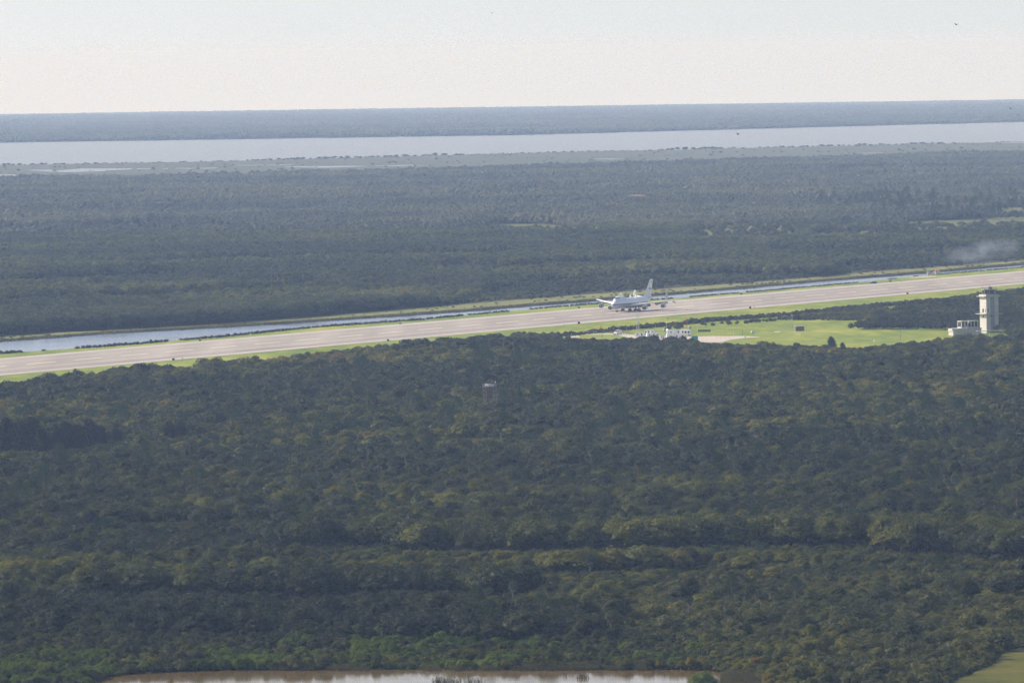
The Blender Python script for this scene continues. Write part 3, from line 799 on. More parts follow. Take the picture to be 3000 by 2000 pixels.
    for i in np.where(ind)[0]:
        z = 'beside the mown field corner' if px[i] > 2500 and py[i] > 1900 else ('by the right end of the pond' if py[i] > 1880 else 'on the open ground right of the oaks')
        lb = 'rounded olive shrub in the low scrub ' + z
        o = link('shrub', shrubs[int(idx[i])], None, P[i]); o.rotation_euler = tuple(rot[i]); o.scale = tuple(scl[i]); tag(o, lb, 'shrub', lb)
    # ---- scrub fringe along woodland edges and the midfield hedge
    X, Y = rows(4300, 6800, 3.1); px, py = proj(X, Y)
    hedge_l = line([(1560, 1000), (1640, 987), (1720, 979), (1800, 971), (1840, 966), (1950, 957), (2080, 943), (2240, 931), (2400, 916), (2500, 905), (2600, 897), (2750, 884), (2900, 872), (3000, 861)])
    hz = (py > hedge_l(px) - 2.2) & (py < hedge_l(px) + 1.2) & (px > 1540)
    hz |= (px > 1500) & (px < 1790) & (py > 984) & (py < 990) & (px < 1640)
    bushy = inpoly(px, py, [(2300, 934), (2400, 922), (2560, 905), (2650, 912), (2600, 935), (2480, 940), (2270, 938)])
    bushy2 = (rng.random(len(px)) < .10) & inpoly(px, py, [(1900, 965), (2060, 952), (2280, 936), (2300, 940), (2100, 955), (1940, 970)])
    edge = (py > near_wood(px) - 8) & (py < near_wood(px) + 26) & (rng.random(len(px)) < .5)
    ok = (hz | (bushy & (rng.random(len(px)) < .7)) | bushy2 | edge) & (px > -200) & (px < 3200)
    X, Y, px, py = X[ok], Y[ok], px[ok], py[ok]; n = len(X)
    hz = (py > hedge_l(px) - 4) & (py < hedge_l(px) + 2) & (px > 1540)
    s = np.where(hz, rng.uniform(.8, 1.5, n), rng.uniform(.7, 1.6, n)) * (.75 + .5 * noise(X, Y, 14, 3)); idx = rng.integers(0, 5, n)
    hed = [lobes_crown('h', M['hedge'], 1.35, 1.6, .05, 6, 200, .42, 340 + k, flat=.9) for k in range(5)]
    c_he = source_coll('hedge', hed)
    scatter('hedgerow', np.column_stack([X, Y, curv(X, Y)])[hz], idx[hz], rz(hz.sum()), np.column_stack([s * .95, s * .95, s])[hz], c_he, 'long dark hedge of ditch shrubs between runway grass and midfield', 'hedge')
    scatter('undergrowth', np.column_stack([X, Y, curv(X, Y)])[~hz], idx[~hz], rz((~hz).sum()), np.column_stack([s, s, s])[~hz], c_sh, 'low bushes fringing the wood edge and midfield', 'undergrowth')
    # canal bank growth: near bank clumps with gaps, far bank reed belt
    X, Y = rows(4200, 7600, 2.6); px, py = proj(X, Y)
    cb = canal_bot(px); ct = canal_top(px)
    gapn = fbm(px, px * 0, 90, 77)
    a = (py > cb - .5) & (py < cb + 1.8) & (gapn > .30) & (px < 3100)
    b = (py < ct + .3) & (py > ct - 2.5) & (rng.random(len(px)) < .8)
    P = np.column_stack([X, Y, curv(X, Y)])
    na = a.sum(); s = rng.uniform(.5, .95, na) * (.7 + .4 * gapn[a]) * np.clip(.8 + (1500 - px[a]) / 4000, .6, 1.1)
    scatter('canal_shrubs', P[a], rng.integers(0, 5, na), rz(na), np.column_stack([s, s, s]), c_he, 'broken row of dark shrubs along the near canal bank', 'shrubs')
    reeds = [reed_mesh(50 + k, 60, 1.9, 1.1) for k in range(4)]; c_re = source_coll('reeds', reeds)
    nb_ = b.sum(); s = rng.uniform(.7, 1.2, nb_)
    scatter('canal_reeds', P[b], rng.integers(0, 4, nb_), rz(nb_), np.column_stack([s * 1.2, s * 1.2, s * .8]), c_re, 'belt of brown reeds along the far canal bank', 'reeds')
    # rough tussocks on the far bank
    t_ = (py < ct - 6) & (py > wood_front(px) - 2) & (rng.random(len(px)) < .012 + .05 * (fbm(X, Y, 60, 4) > .6))
    nt_ = t_.sum(); s = rng.uniform(.25, .75, nt_)
    scatter('bank_tussocks', P[t_], rng.integers(0, 5, nt_), rz(nt_), np.column_stack([s * 1.4, s * 1.4, s * .8]), c_sh, 'low bushes scattered on the grassy far bank', 'bushes')
    # ---- woodland beyond the canal
    X, Y = rows(5000, 8300, 5.8); px, py = proj(X, Y)
    wf = wood_front(px) + 8 * (noise(X, Y, 60, 6) - .5)
    ok = (py < wf) & (px > -260) & (px < 3260)
    for c in clear: ok &= ~(inpoly(px, py + 7 * (noise(X, Y, 60, 15) - .5), c) & (rng.random(len(px)) < .93))
    X, Y, px, py, wf = X[ok], Y[ok], px[ok], py[ok], wf[ok]
    s_ = wf - py
    n = len(X); h = 2.6 + 6.4 * fbm(X, Y, 60, 40) + 3.0 * (fbm(X, Y, 260, 44) - .5) + 3.0 * (rng.random(n) - .5)
    wl_ = np.clip((1500 - px) / 300, 0, 1)
    front = np.clip(1 - s_ / 26, 0, 1)
    h = np.where(front > 0, np.maximum(h, 9.5 * np.clip(wl_, .0, 1) * (front > .1)), h)
    lowz = (px > 1330) & (s_ < 42 * np.clip((px - 1330) / 200, 0, 1) * (1.0 - .55 * (px > 2450)))
    h = np.where(lowz, rng.uniform(1.6, 3.6, n), h)
    w2 = (px > 1850) & (px < 2440) & (py < 812) & (py > 795); h = np.where(w2, np.maximum(h, 10), h)
    for x0, x1, f_, gap, hh in [(0, 900, line([(0, 892), (900, 850)]), 14, 9.5), (-200, 520, line([(0, 832), (520, 812)]), 12, 9.5), (1300, 2100, line([(1300, 790), (2100, 770)]), 14, 9), (300, 1500, line([(300, 775), (1500, 745)]), 12, 8.5), (2250, 3200, line([(2250, 745), (3200, 735)]), 12, 9)]:
        sg = f_(px) + 10 * (noise(X, Y, 50, 60) - .5) - py; inn = (px > x0) & (px < x1)
        h = np.where(inn & (sg > 0) & (sg < gap), np.maximum(h, hh * rng.uniform(.8, 1.1, n)), h)
        h = np.where(inn & (sg <= 0) & (sg > -gap), np.minimum(h, rng.uniform(2.0, 4.2, n)), h)
    keep = ~(lowz & (rng.random(n) < .3)); X, Y, h, px, py = X[keep], Y[keep], h[keep], px[keep], py[keep]; n = len(X)
    s = h / 6.0; sx = s * rng.uniform(.8, 1.35, n) * np.where(h < 4.5, 1.2, 1)
    fi = np.where(rng.random(n) < .06 + .3 * (noise(X, Y, 90, 63) > .78), rng.integers(6, 9, n), rng.integers(0, 6, n)); sx = np.where(fi > 5, 1.1, sx); s = np.where(fi > 5, np.clip(s, .6, 1.1), s)
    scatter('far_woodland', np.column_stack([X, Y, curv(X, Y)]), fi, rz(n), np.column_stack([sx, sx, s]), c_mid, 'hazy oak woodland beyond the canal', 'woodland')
    # ---- far forest to the lagoon marsh, then the far shore land
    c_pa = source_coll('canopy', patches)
    X, Y = rows(8250, 17500, lambda d: 23 + (d - 8250) / 9000 * 12); px, py = proj(X, Y)
    ok = (py > marsh_bot(px) + 2 * (noise(X, Y, 150, 3) - .5)) & (px > -300) & (px < 3300)
    for c in clear: ok &= ~inpoly(px, py, c)
    ok &= ~((fbm(X, Y, 420, 71) > .66) & (rng.random(len(X)) < .85))
    X, Y = X[ok], Y[ok]; n = len(X); s = 23 + (np.hypot(X, Y) - 8250) / 9000 * 12; s = s / 23 * rng.uniform(.8, 1.15, n)
    hz_ = (.55 + .9 * fbm(X, Y, 240, 72)) * rng.uniform(.75, 1.3, n)
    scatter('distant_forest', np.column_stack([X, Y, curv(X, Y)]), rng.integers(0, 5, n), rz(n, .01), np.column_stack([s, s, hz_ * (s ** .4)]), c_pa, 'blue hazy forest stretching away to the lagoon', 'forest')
    # scattered bushes on the marsh and a thin treeline on its shore
    X, Y = rows(12500, 19800, 15); px, py = proj(X, Y)
    mm = (py < marsh_bot(px)) & (py > lagoon_near(px)) & (rng.random(len(px)) < .02)
    sh = (py > lagoon_near(px) - .3) & (py < lagoon_near(px) + .5)
    ok = (mm | sh) & (px > -200) & (px < 3200); X, Y = X[ok], Y[ok]; shb = sh[ok]; n = len(X)
    s = np.where(shb, rng.uniform(.5, 1.3, n), rng.uniform(.4, 1.0, n)) * (.5 + .9 * noise(X, Y, 120, 9) ** 2)
    scatter('marsh_trees', np.column_stack([X, Y, curv(X, Y)]), rng.integers(0, 6, n), rz(n), np.column_stack([s * 1.3, s * 1.0, s * .62]), c_lo, 'thin hazy treeline along the lagoon shore', 'treeline')
    X, Y = rows(19000, 47500, lambda d: 60 + (d - 19000) / 28000 * 90); px, py = proj(X, Y)
    ok = (py < lagoon_far(px)) & (px > -300) & (px < 3300)
    X, Y = X[ok], Y[ok]; n = len(X); s = (60 + (np.hypot(X, Y) - 19000) / 28000 * 90) / 26
    hz_ = .7 + 1.3 * fbm(X, Y, 900, 82)
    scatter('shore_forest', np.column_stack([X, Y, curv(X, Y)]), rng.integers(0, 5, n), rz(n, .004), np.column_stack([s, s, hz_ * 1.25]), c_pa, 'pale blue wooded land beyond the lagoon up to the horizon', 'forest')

    # ---- willows on the pond bank (individual)
    wsh = []
    for k in range(240):
        x = rng.uniform(40, 2250); f_ = rng.random()
        base = 1963 if x > 560 else 1963 + (560 - x) * .10
        y = base - 3 - (f_ ** 1.3) * (86 if 800 < x < 1700 else 42)
        if x < 300: y = rng.uniform(1945, 2015)
        if inpoly(np.array([x]), np.array([y]), pond)[0]: continue
        wsh.append((x, y))
    for x, y in wsh:
        bright = 780 < x < 1560 or x < 330
        m_ = willows[int(rng.integers(0, 4))] if bright or rng.random() < .35 else None
        s = rng.uniform(.55, 1.25) * (1.15 if y < 1930 else .85)
        pos = gp(x, y)
        where = 'left end of the pond' if x < 500 else ('middle of the far bank' if x < 1600 else 'right half of the far bank')
        if m_:
            lb = 'bright green leafy bush at the water edge, ' + where
            o = link('willow_bush', m_, None, pos)
        else:
            lb = 'olive green rounded bush at the water edge, ' + where
            o = link('bank_bush', shrubs[int(rng.integers(0, 5))], None, pos); s *= 1.7
        o.rotation_euler = (0, 0, rng.random() * 6.28); o.scale = (s * 1.1, s * 1.1, s); tag(o, lb, 'bush', lb)
    X, Y = rows(2280, 2530, 2.0); px, py = proj(X, Y)
    ok = (py > 1884) & (px < 2420) & (px > -250) & ~inpoly(px, py, pond) & ~inpoly(px, py, [(-300, 1958), (540, 1958), (540, 1972), (235, 2010), (200, 2080), (-300, 2080)])
    ok2 = (px < 560) & (py >= 1958) & (px > -250) & ~inpoly(px, py, pond); ok = (ok | ok2) & (rng.random(len(px)) < .85)
    X, Y, px, py = X[ok], Y[ok], px[ok], py[ok]; n = len(X); s = rng.uniform(.45, .95, n) * (.45 + 1.1 * noise(X, Y, 9, 8))
    c_wi = source_coll('willow', willows + shrubs[:3] + [o[1] for o in oaks[:3]]); idx = rng.integers(4, 10, n); gm = ((px > 1020) & (px < 1580) & (py < 1950) | (px < 330) & (py > 1930) | (px > 560) & (px < 1560) & (py > 1930)) & (noise(X, Y, 14, 55) > .35)
    idx = np.where(gm, rng.integers(0, 4, n), idx)
    ss = np.where(idx > 3, np.where(idx > 6, .62, 1.7), .85) * s
    scatter('bank_thicket', np.column_stack([X, Y, curv(X, Y)]), idx, rz(n), np.column_stack([ss, ss, ss]), c_wi, 'leafy thicket crowding the far bank of the pond', 'thicket')
    # reeds at the pond edge and in the water
    X, Y = rows(2290, 2420, 1.1); px, py = proj(X, Y)
    ok = (py < 1966) & (py > 1950) & inpoly(px, py, [(560, 1953), (900, 1953), (1180, 1954), (1240, 1954), (1700, 1950), (2300, 1940), (2300, 1972), (2150, 1972), (560, 1966)]) & (noise(px, px * 0, 45, 19) > .5)
    ok |= inpoly(px, py, [(2110, 2020), (2130, 1975), (2240, 1968), (2330, 1985), (2320, 2020)]) & (rng.random(len(px)) < .8)
    P = np.column_stack([X, Y, curv(X, Y)])[ok]; n = len(P); s = rng.uniform(.5, 1.0, n)
    scatter('pond_reeds', P, rng.integers(0, 4, n), rz(n), np.column_stack([s * .8, s * .8, s]), c_re, 'pale dry reeds fringing the pond', 'reeds')
    wr = [reed_mesh(90 + k, 26, 1.5, .5) for k in range(3)]
    for me in wr: me.materials[0] = M['hedge']
    for x, y in [(1275, 2001), (1283, 1998), (1291, 1995), (1299, 1999), (1310, 1998), (1322, 1999), (1330, 2002), (1345, 2001), (1374, 1997), (1398, 1998), (1408, 1999), (1378, 2004), (1590, 1980), (1655, 1979), (1693, 1984), (1700, 1985), (1708, 1984), (1718, 1985)]:
        o = link('reed_clump', wr[int(rng.integers(0, 3))], None, gp(x, y + 4, .2)); s = rng.uniform(.7, 1.2); o.scale = (s, s, s); o.rotation_euler = (0, 0, rng.random() * 6)
        tag(o, 'thin green reed clump standing in the pond water ' + ('near the photo bottom' if x < 1500 else 'by the far bank'), 'reeds', 'reed clumps standing in the pond water, ' + ('lower cluster' if x < 1500 else 'upper cluster'))
    # round tree in front of the pond and one at the right pond corner
    o = link('round_bush', lobes_crown('round_bush', M['willow'], 4.6, 4.6, .2, 18, 4200, .3, 77, flat=.9), None, gp(2060, 2030)); tag(o, 'large round green bush rising in front of the pond, cut by the photo edge', 'bush')
    # palms
    pp = [(1385, 1882), (1660, 1860), (1790, 1885), (1700, 1845), (1730, 1700), (830, 1720), (500, 1960), (2100, 1480), (2190, 1488)]
    for k in range(70):
        z = rng.random()
        if z < .6: pp.append((rng.uniform(2250, 2980), 1480 + rng.normal() * 22))
        elif z < .8: pp.append((rng.uniform(1060, 1240), 1395 + rng.normal() * 14))
        else: pp.append((rng.uniform(2020, 2300), 1440 + rng.normal() * 20))
    for j, (x, y) in enumerate(pp):
        k = j % 3; s = rng.uniform(.9, 1.25)
        if j < 9: where = ['standing above the bright bushes behind the pond', 'at the right edge of the bright bushes', 'alone in the scrub right of the pond trees', 'in shrubs behind the pond, short', 'half hidden beside the tall dark oaks', 'rising from the dark oaks at left', 'by the pond left end', 'left one of a pair in the wood', 'right one of a pair in the wood'][j]; grp = None
        else: where = 'in the palm dotted belt right of centre' if x > 2000 else 'in the palm group left of the lattice tower foot'; grp = 'cabbage palms ' + where
        e = empty('cabbage_palm', gp(x, y, 1.0 if j > 8 else 0), rng.random() * 6.28, 'cabbage palm with a round crown ' + where, 'palm', grp)
        e.scale = (s, s, s)
        if j in (0,): e.scale = (1.15, 1.15, .95)
        link('trunk', palms[k][0], e); link('crown', palms[k][1], e); link('dead_fronds', palms[k][2], e)
    # palms in the far clearing and thicket
    jp = [join_meshes('palm', p) for p in palms]
    fp = [(2063, 678), (2085, 682), (2095, 683), (2160, 684), (2174, 686), (2188, 686), (2216, 686), (2228, 684), (2269, 682), (2120, 682), (2705, 642), (2722, 640), (2733, 641), (2760, 644), (2440, 668), (2460, 670)] + \
        [(2560 + 16 * k, 946 - 5 * (k % 3)) for k in range(8)] + [(2810, 925), (2860, 928), (2650, 932), (2662, 930), (2780, 930), (2945, 930), (2960, 928)]
    for k in range(60): fp.append((rng.uniform(300, 1500), rng.uniform(800, 845))); 
    for k in range(70): fp.append((rng.uniform(1500, 2450), rng.uniform(818, 858)))
    for k in range(40): fp.append((rng.uniform(0, 1500), rng.uniform(860, 900)))
    fp = [p for p in fp if not (700 < p[1] < 901 and p[0] < 2500 and p[1] > float(wood_front(p[0])) + 3)]
    for x, y in fp:
        z = 'in the hazy grass clearing' if y < 700 else ('in the wood beyond the canal' if y < 900 and x < 2500 else 'in the thicket beside the control tower')
        o = link('cabbage_palm', jp[int(rng.integers(0, 3))], None, gp(x, y, 1.5 if y < 900 and y > 700 else 0)); s = rng.uniform(.8, 1.2); o.scale = (s * 1.0, s * 1.0, s * .72); o.rotation_euler = (0, 0, rng.random() * 6)
        lb = 'small cabbage palm ' + z; tag(o, lb, 'palm', lb)
    # pines
    jpi = [join_meshes('pine', p) for p in pines]
    for j, (x, y, s) in enumerate([(1310, 1752, .8), (2330, 1772, .9), (2145, 1775, .9), (2670, 1745, .7), (2790, 1760, .65), (2730, 1792, .5), (2560, 1700, .8), (2750, 1690, .8), (2860, 1665, .7), (1975, 1720, .7), (1300, 1072, 1.0), (1335, 1072, .9), (2150, 1762, .6), (1915, 1068, .9), (1320, 1290, 1.0)]):
        lbl = ['bright green pine against the dark oaks behind the pond', 'wide pine in the open scrub, largest of the scrub pines', 'dark pine left of the widest scrub pine', 'small slim pine in the right scrub', 'small slim pine farthest right in the scrub', 'tiny pine sapling in the right scrub', 'pine at the scrub edge below the dark tree wall', 'pine below the dark wall of trees at right', 'pine at the right edge under the dark trees', 'pine among the oaks toward the scrub', 'dark round pine near the runway grass, left of a twin', 'dark round pine near the runway grass, right of a twin', 'short pine beside the dark scrub pine', 'dark pine below the white trailers', 'dark pine beneath the lattice tower'][j]
        e = empty('pine_tree', gp(x, y), j * 1.3, lbl, 'pine tree'); e.scale = (s, s, s * .85)
        link('trunk', pines[j % 3][0], e); link('crown', pines[j % 3][1], e)
    for k in range(190):
        x = rng.uniform(2380, 3080); y = 655 - (x < 2700) * 12 - rng.random() * (36 + (x - 2380) * .06) - (3000 - x) * .03
        o = link('pine_tree', jpi[k % 3], None, gp(x, y)); s = rng.uniform(.85, 1.35); o.scale = (s * .8, s * .8, s); o.rotation_euler = (0, 0, k)
        tag(o, 'slender bare stemmed pine in the hazy stand behind the far clearing', 'pine tree', 'slender pines of the hazy stand')
    # casuarinas: dark feathery cluster at the left
    for j, (x, y, s) in enumerate([(-20, 1350, 1.15), (30, 1352, 1.2), (70, 1356, 1.15), (100, 1350, 1.2), (130, 1352, .9), (170, 1342, .75), (200, 1340, 1.0), (235, 1338, .9), (270, 1335, 1.0), (300, 1332, .8), (345, 1328, .7), (500, 1312, .75), (535, 1308, .7), (650, 1292, .8), (2438, 1030, .55), (2470, 1032, .36)]):
        e = empty('casuarina_tree', gp(x, y), 0, ('dark feathery casuarina %s' % ['cut by the left photo edge', 'first full one from the left edge', 'second from the left edge', 'tallest and widest of the left clump', 'right shoulder of the left clump', 'short one between the two left clumps', 'left one of the middle clump', 'second of the middle clump', 'third of the middle clump', 'fourth of the middle clump', 'small right end of the left stand', 'left one of a separate dark pair', 'right one of a separate dark pair', 'alone right of the dark pair', 'leaning plume at the wood edge beside the tower lawn', 'smaller plume at the wood edge beside the tower lawn'][j]), 'casuarina')
        e.scale = (s, s, s); e.rotation_euler = (0, 0, .4 * math.sin(j * 2.3))
        link('trunk', casus[j % 3][0], e); link('crown', casus[j % 3][1], e)
    # dark round lone oak poking up at the runway edge
    for x, y, s, lb in [(148, 1150, 1.6, 'dark domed oak standing above the wood edge at far left of runway'), (1830, 1012, .75, 'small dark tree alone in the grass by the windsock')]:
        e = empty('oak_tree', gp(x, y), 1.0, lb, 'oak tree'); e.scale = (s * 1.15, s * 1.15, s); link('trunk', oaks[2][0], e); link('crown', oaks[2][1], e)
    # dead snag
    b = MB().path([(0, 0, 0), (.05, 0, 2), (-.05, 0, 4.2)], [.28, .22, .16]); b.tube((0, 0, 3), (.5, 0, 3.8), .08, .03)
    o = b.build('dead_stump', M['bark'], None, loc=gp(2594, 1915)); tag(o, 'bare dark dead trunk standing in the scrub', 'dead trunk')

# ------------------------------------------------------------------ aircraft
def aircraft():
    root = empty('jumbo_jet', gp(1851, 912.0, .34), 0, 'white four engined jumbo jet with blue stripe rolling on the runway', 'airplane')
    nose = -RD; root.rotation_euler = (0, 0, math.atan2(nose[1], nose[0]))
    m, nt, b = newmat('fuselage paint'); b.inputs['Roughness'].default_value = .3
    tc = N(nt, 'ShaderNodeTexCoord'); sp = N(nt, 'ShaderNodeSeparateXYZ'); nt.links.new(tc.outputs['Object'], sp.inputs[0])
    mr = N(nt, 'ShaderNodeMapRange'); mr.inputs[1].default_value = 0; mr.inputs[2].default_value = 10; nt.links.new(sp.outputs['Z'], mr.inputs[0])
    r = ramp(nt, [(0, (.30, .32, .36)), (.38, (.48, .51, .56)), (.462, (.02, .05, .20)), (.53, (.66, .72, .80))]); r.color_ramp.interpolation = 'CONSTANT'  # white and grey bands tinted blue: cool shade put into the paint colour
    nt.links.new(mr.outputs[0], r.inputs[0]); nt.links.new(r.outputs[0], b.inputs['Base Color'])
    W = M['white']
    sec = [(33.3, .12, 4.45), (32.7, .85, 4.5), (31.4, 1.6, 4.7), (29.6, 2.3, 4.95), (27.5, 2.8, 5.15), (25, 3.1, 5.3), (22, 3.25, 5.4), (16, 3.25, 5.4), (13, 3.25, 5.4), (10, 3.25, 5.4), (0, 3.25, 5.4), (-10, 3.25, 5.4), (-15, 3.1, 5.55), (-20, 2.75, 5.95), (-25, 2.2, 6.55), (-30, 1.45, 7.25), (-34, .75, 7.8), (-35.6, .3, 7.95)]
    hum = {29.6: (6.2, 1.1), 27.5: (7.35, 1.75), 25: (7.85, 2.0), 22: (7.95, 2.05), 16: (7.85, 2.0), 13: (7.2, 1.9), 10: (6.4, 1.8)}
    rings = []; n = 28
    for x, r_, zc in sec:
        ring = []
        for i in range(n):
            a = 2 * math.pi * i / n; dy, dz = math.cos(a), math.sin(a)
            rad = r_
            if x in hum:
                hz, hr = hum[x]; oz = hz - zc; bq = dz * oz; cq = oz * oz - hr * hr; disc = bq * bq - cq
                if disc > 0: rad = max(rad, bq + math.sqrt(disc))
            ring.append((x, rad * dy, zc + rad * dz * 1.02))
        rings.append(ring)
    fus = MB().rings(rings).build('fuselage', m, root, True)
    # cockpit windows: dark band wrapped round the hump front
    cw = MB()
    for s_ in (-1, 1):
        cw.add([(28.35, .05 * s_, 8.72), (27.95, .95 * s_, 8.72), (26.6, 1.68 * s_, 8.8), (25.6, 1.98 * s_, 8.85), (25.7, 1.96 * s_, 9.2), (26.6, 1.6 * s_, 9.25), (27.6, .85 * s_, 9.3), (27.9, .05 * s_, 9.3)],
               [tuple(range(8)) if s_ > 0 else tuple(reversed(range(8)))])
    cwo = cw.build('cockpit_windows', M['black'], root)
    md = cwo.modifiers.new('t', 'SOLIDIFY'); md.thickness = .25; md.offset = 1
    # wings
    def af(x, y, z, c, t):     # airfoil ring, LE at x
        pr = [(0, 0), (.08, .5), (.3, .62), (.6, .42), (1, .03), (.6, -.2), (.3, -.36), (.08, -.34)]
        return [(x - c * u, y, z + t * c * v) for u, v in pr]
    for s_ in (1, -1):
        b = MB(); st = [(2.4, 11.2, 3.75, 14.5, .13), (6, 8.1, 4.1, 12.2, .125), (11.7, 3.3, 4.75, 9.2, .11), (21.2, -4.9, 5.85, 6.3, .095), (29.2, -12.2, 7.0, 4.1, .09), (29.9, -13.4, 7.1, 2.6, .06)]
        b.rings([af(x, y * s_, z, c, t) for y, x, z, c, t in st]); wing = b.build('wing', M['lgrey'], root, True)
        wing.data.materials.clear(); wing.data.materials.append(W)
        fl = MB()
        for y0, y1 in ((3.6, 10.2), (13.2, 20.2)):   # extended flaps
            def te(y):
                for k in range(len(st) - 1):
                    if st[k][0] <= y <= st[k + 1][0]:
                        u = (y - st[k][0]) / (st[k + 1][0] - st[k][0]); q = [st[k][i] + u * (st[k + 1][i] - st[k][i]) for i in range(5)]; return q[1] - q[3], q[2]
            rg = []
            for y in (y0, y1):
                x, z = te(y); c = 3.0 if y < 12 else 2.1
                rg.append([(x + 1.1, y * s_, z + .15), (x + .2, y * s_, z + .2), (x - c * .6, y * s_, z - c * .42), (x - c * .75, y * s_, z - c * .62), (x + .2, y * s_, z - .35)])
            fl.rings(rg)
        fl.build('flaps', M['grey'], root)
        for y in (6.3, 14.0, 17.2, 24.0):      # flap track fairings
            x, z = te(min(y, 29)) if y < 29 else (0, 0)
            b = MB(); b.rings([[(x + 3.2 - q * 6.2, (y + .35 * k_[0] * w_) * s_, z - .5 - q * 1.1 + .45 * k_[1] * w_) for k_ in ((1, 0), (.7, .7), (0, 1), (-.7, .7), (-1, 0), (-.7, -.7), (0, -1), (.7, -.7))] for q, w_ in ((0, .1), (.3, 1), (.7, 1), (1, .15))])
            b.build('flap_fairing', M['grey'], root, True)
        # engines
        for y, x, z in ((11.7, 8.6, 2.35), (21.2, .6, 3.25)):
            b = MB().lathe([(0, 1.22), (-.15, 1.36), (-1.2, 1.46), (-2.6, 1.38), (-3.4, 1.22), (-3.42, .9), (-4.8, .72), (-5.6, .5)], 'x', 20, (x, y * s_, z))
            e = b.build('engine', M['lgrey'], root, True)
            MB().lathe([(.03, 1.16), (-.02, 1.17)], 'x', 20, (x, y * s_, z)).build('intake', M['black'], e)
            MB().lathe([(.34, .05), (.12, .3), (.035, .38)], 'x', 10, (x, y * s_, z)).build('spinner', M['grey'], e, True)
            p = MB(); zt = z + 2.1
            p.rings([[(x - .9, (y + .16) * s_, z + 1.2), (x - 5.6, (y + .16) * s_, z + .9), (x - 5.6, (y - .16) * s_, z + .9), (x - .9, (y - .16) * s_, z + 1.2)],
                     [(x - 3.0, (y + .13) * s_, zt), (x - 8.4, (y + .13) * s_, zt + .1), (x - 8.4, (y - .13) * s_, zt + .1), (x - 3.0, (y - .13) * s_, zt)]])
            p.build('pylon', M['lgrey'], root)
        # tailplane with end fin
        b = MB().rings([af(x, y * s_, z, c, .1) for y, x, z, c in ((1.0, -24.5, 7.6, 9.0), (6, -28.3, 8.2, 6.2), (11.1, -32.3, 8.9, 3.2))]); tp = b.build('tailplane', W, root, True)
        b = MB().rings([[(-31.2, (11.1 + .16) * s_, 6.2), (-34.6, (11.1 + .1) * s_, 6.2), (-34.6, (11.1 - .1) * s_, 6.2), (-31.2, (11.1 - .16) * s_, 6.2)],
                        [(-31.4, (11.1 + .16) * s_, 9.2), (-35.0, (11.1 + .1) * s_, 9.2), (-35.0, (11.1 - .1) * s_, 9.2), (-31.4, (11.1 - .16) * s_, 9.2)],
                        [(-32.6, (11.1 + .12) * s_, 12.3), (-35.4, (11.1 + .08) * s_, 12.3), (-35.4, (11.1 - .08) * s_, 12.3), (-32.6, (11.1 - .12) * s_, 12.3)]])
        b.build('end_fin', M['lgrey'] if s_ > 0 else W, root)
    # fairing, fin
    MB().rings([[(x, y * w_, z) for y, z in ((3.1, 3.6), (2.6, 2.35), (1.3, 1.95), (-1.3, 1.95), (-2.6, 2.35), (-3.1, 3.6), (-2, 4.5), (2, 4.5))] for x, w_ in ((12, .55), (8, 1.1), (0, 1.15), (-6, 1.05), (-10, .5))]).build('belly_fairing', M['grey'], root, True)
    def ff(z, x, c, t): return [(x, 0, z), (x - .25 * c, t, z), (x - c, .06, z), (x - c, -.06, z), (x - .25 * c, -t, z)]
    fin = MB().rings([ff(7.6, -18.0, 15.5, .5), ff(9.6, -22.2, 12.0, .5), ff(19.3, -32.6, 4.6, .22)]).build('fin', W, root)
    MB().rings([[(x, .07, z), (x - c * .02, .07, z), (x - c * .02, -.07, z), (x, -.07, z)] for z, x, c in ((9.8, -34.4, 8), (19.2, -37.3, 8))]).build('rudder_edge', M['lgrey'], fin)
    for s_ in (1, -1):
        MB().rings([[(-33.2, (.26) * s_, 17.3), (-34.6, .26 * s_, 17.3), (-34.6, .2 * s_, 17.3), (-33.2, .2 * s_, 17.3)], [(-33.7, .26 * s_, 18.1), (-35, .26 * s_, 18.1), (-35, .2 * s_, 18.1), (-33.7, .2 * s_, 18.1)]]).build('flag_patch', M['blue'], fin)
        tx = bpy.data.curves.new('lettering', 'FONT'); tx.body = 'NASA'; tx.size = 1.9; tx.extrude = .02; tx.align_x = 'CENTER'
        o = bpy.data.objects.new('lettering', tx); sc.collection.objects.link(o); bpy.context.view_layer.update()
        me = bpy.data.meshes.new_from_object(o.evaluated_get(bpy.context.evaluated_depsgraph_get())); bpy.data.objects.remove(o); me.materials.clear(); me.materials.append(M['blue'])
        o = link('lettering', me, fin); o.location = (-31.5, .48 * s_, 12.6); o.rotation_euler = (math.pi / 2 - .03 * s_ * 0, 0, math.pi if s_ > 0 else 0); 
    # mounting struts on the back
    b = MB()
    for s_ in (1, -1): b.tube((20.6, .9 * s_, 9.8), (18.6, 0, 12.3), .13); b.tube((16.2, .9 * s_, 9.4), (18.6, 0, 12.3), .11)
    b.build('forward_mount', W, root)
    for s_ in (1, -1):
        b = MB(); b.tube((-1.2, 2.1 * s_, 7.6), (-2.9, 2.2 * s_, 10.1), .22); b.tube((-4.8, 2.1 * s_, 7.6), (-2.9, 2.2 * s_, 10.1), .22); b.tube((-3, .6 * s_, 8.4), (-2.9, 2.2 * s_, 10.1), .16); b.box(-3.3, -2.5, 2.0 * s_ - .2, 2.0 * s_ + .2, 9.9, 10.3)
        b.build('aft_mount', W, root)
    # landing gear
    def wheel(c, r, wdt, par, nm='wheel'):
        o = MB().lathe([(-wdt / 2, r * .85), (-wdt * .4, r), (wdt * .4, r), (wdt / 2, r * .85)], 'y', 14, c).build(nm, M['dark'], par, True)
        MB().lathe([(-wdt / 2 - .02, r * .45), (wdt / 2 + .02, r * .45)], 'y', 10, c).build('hub', M['grey'], o)
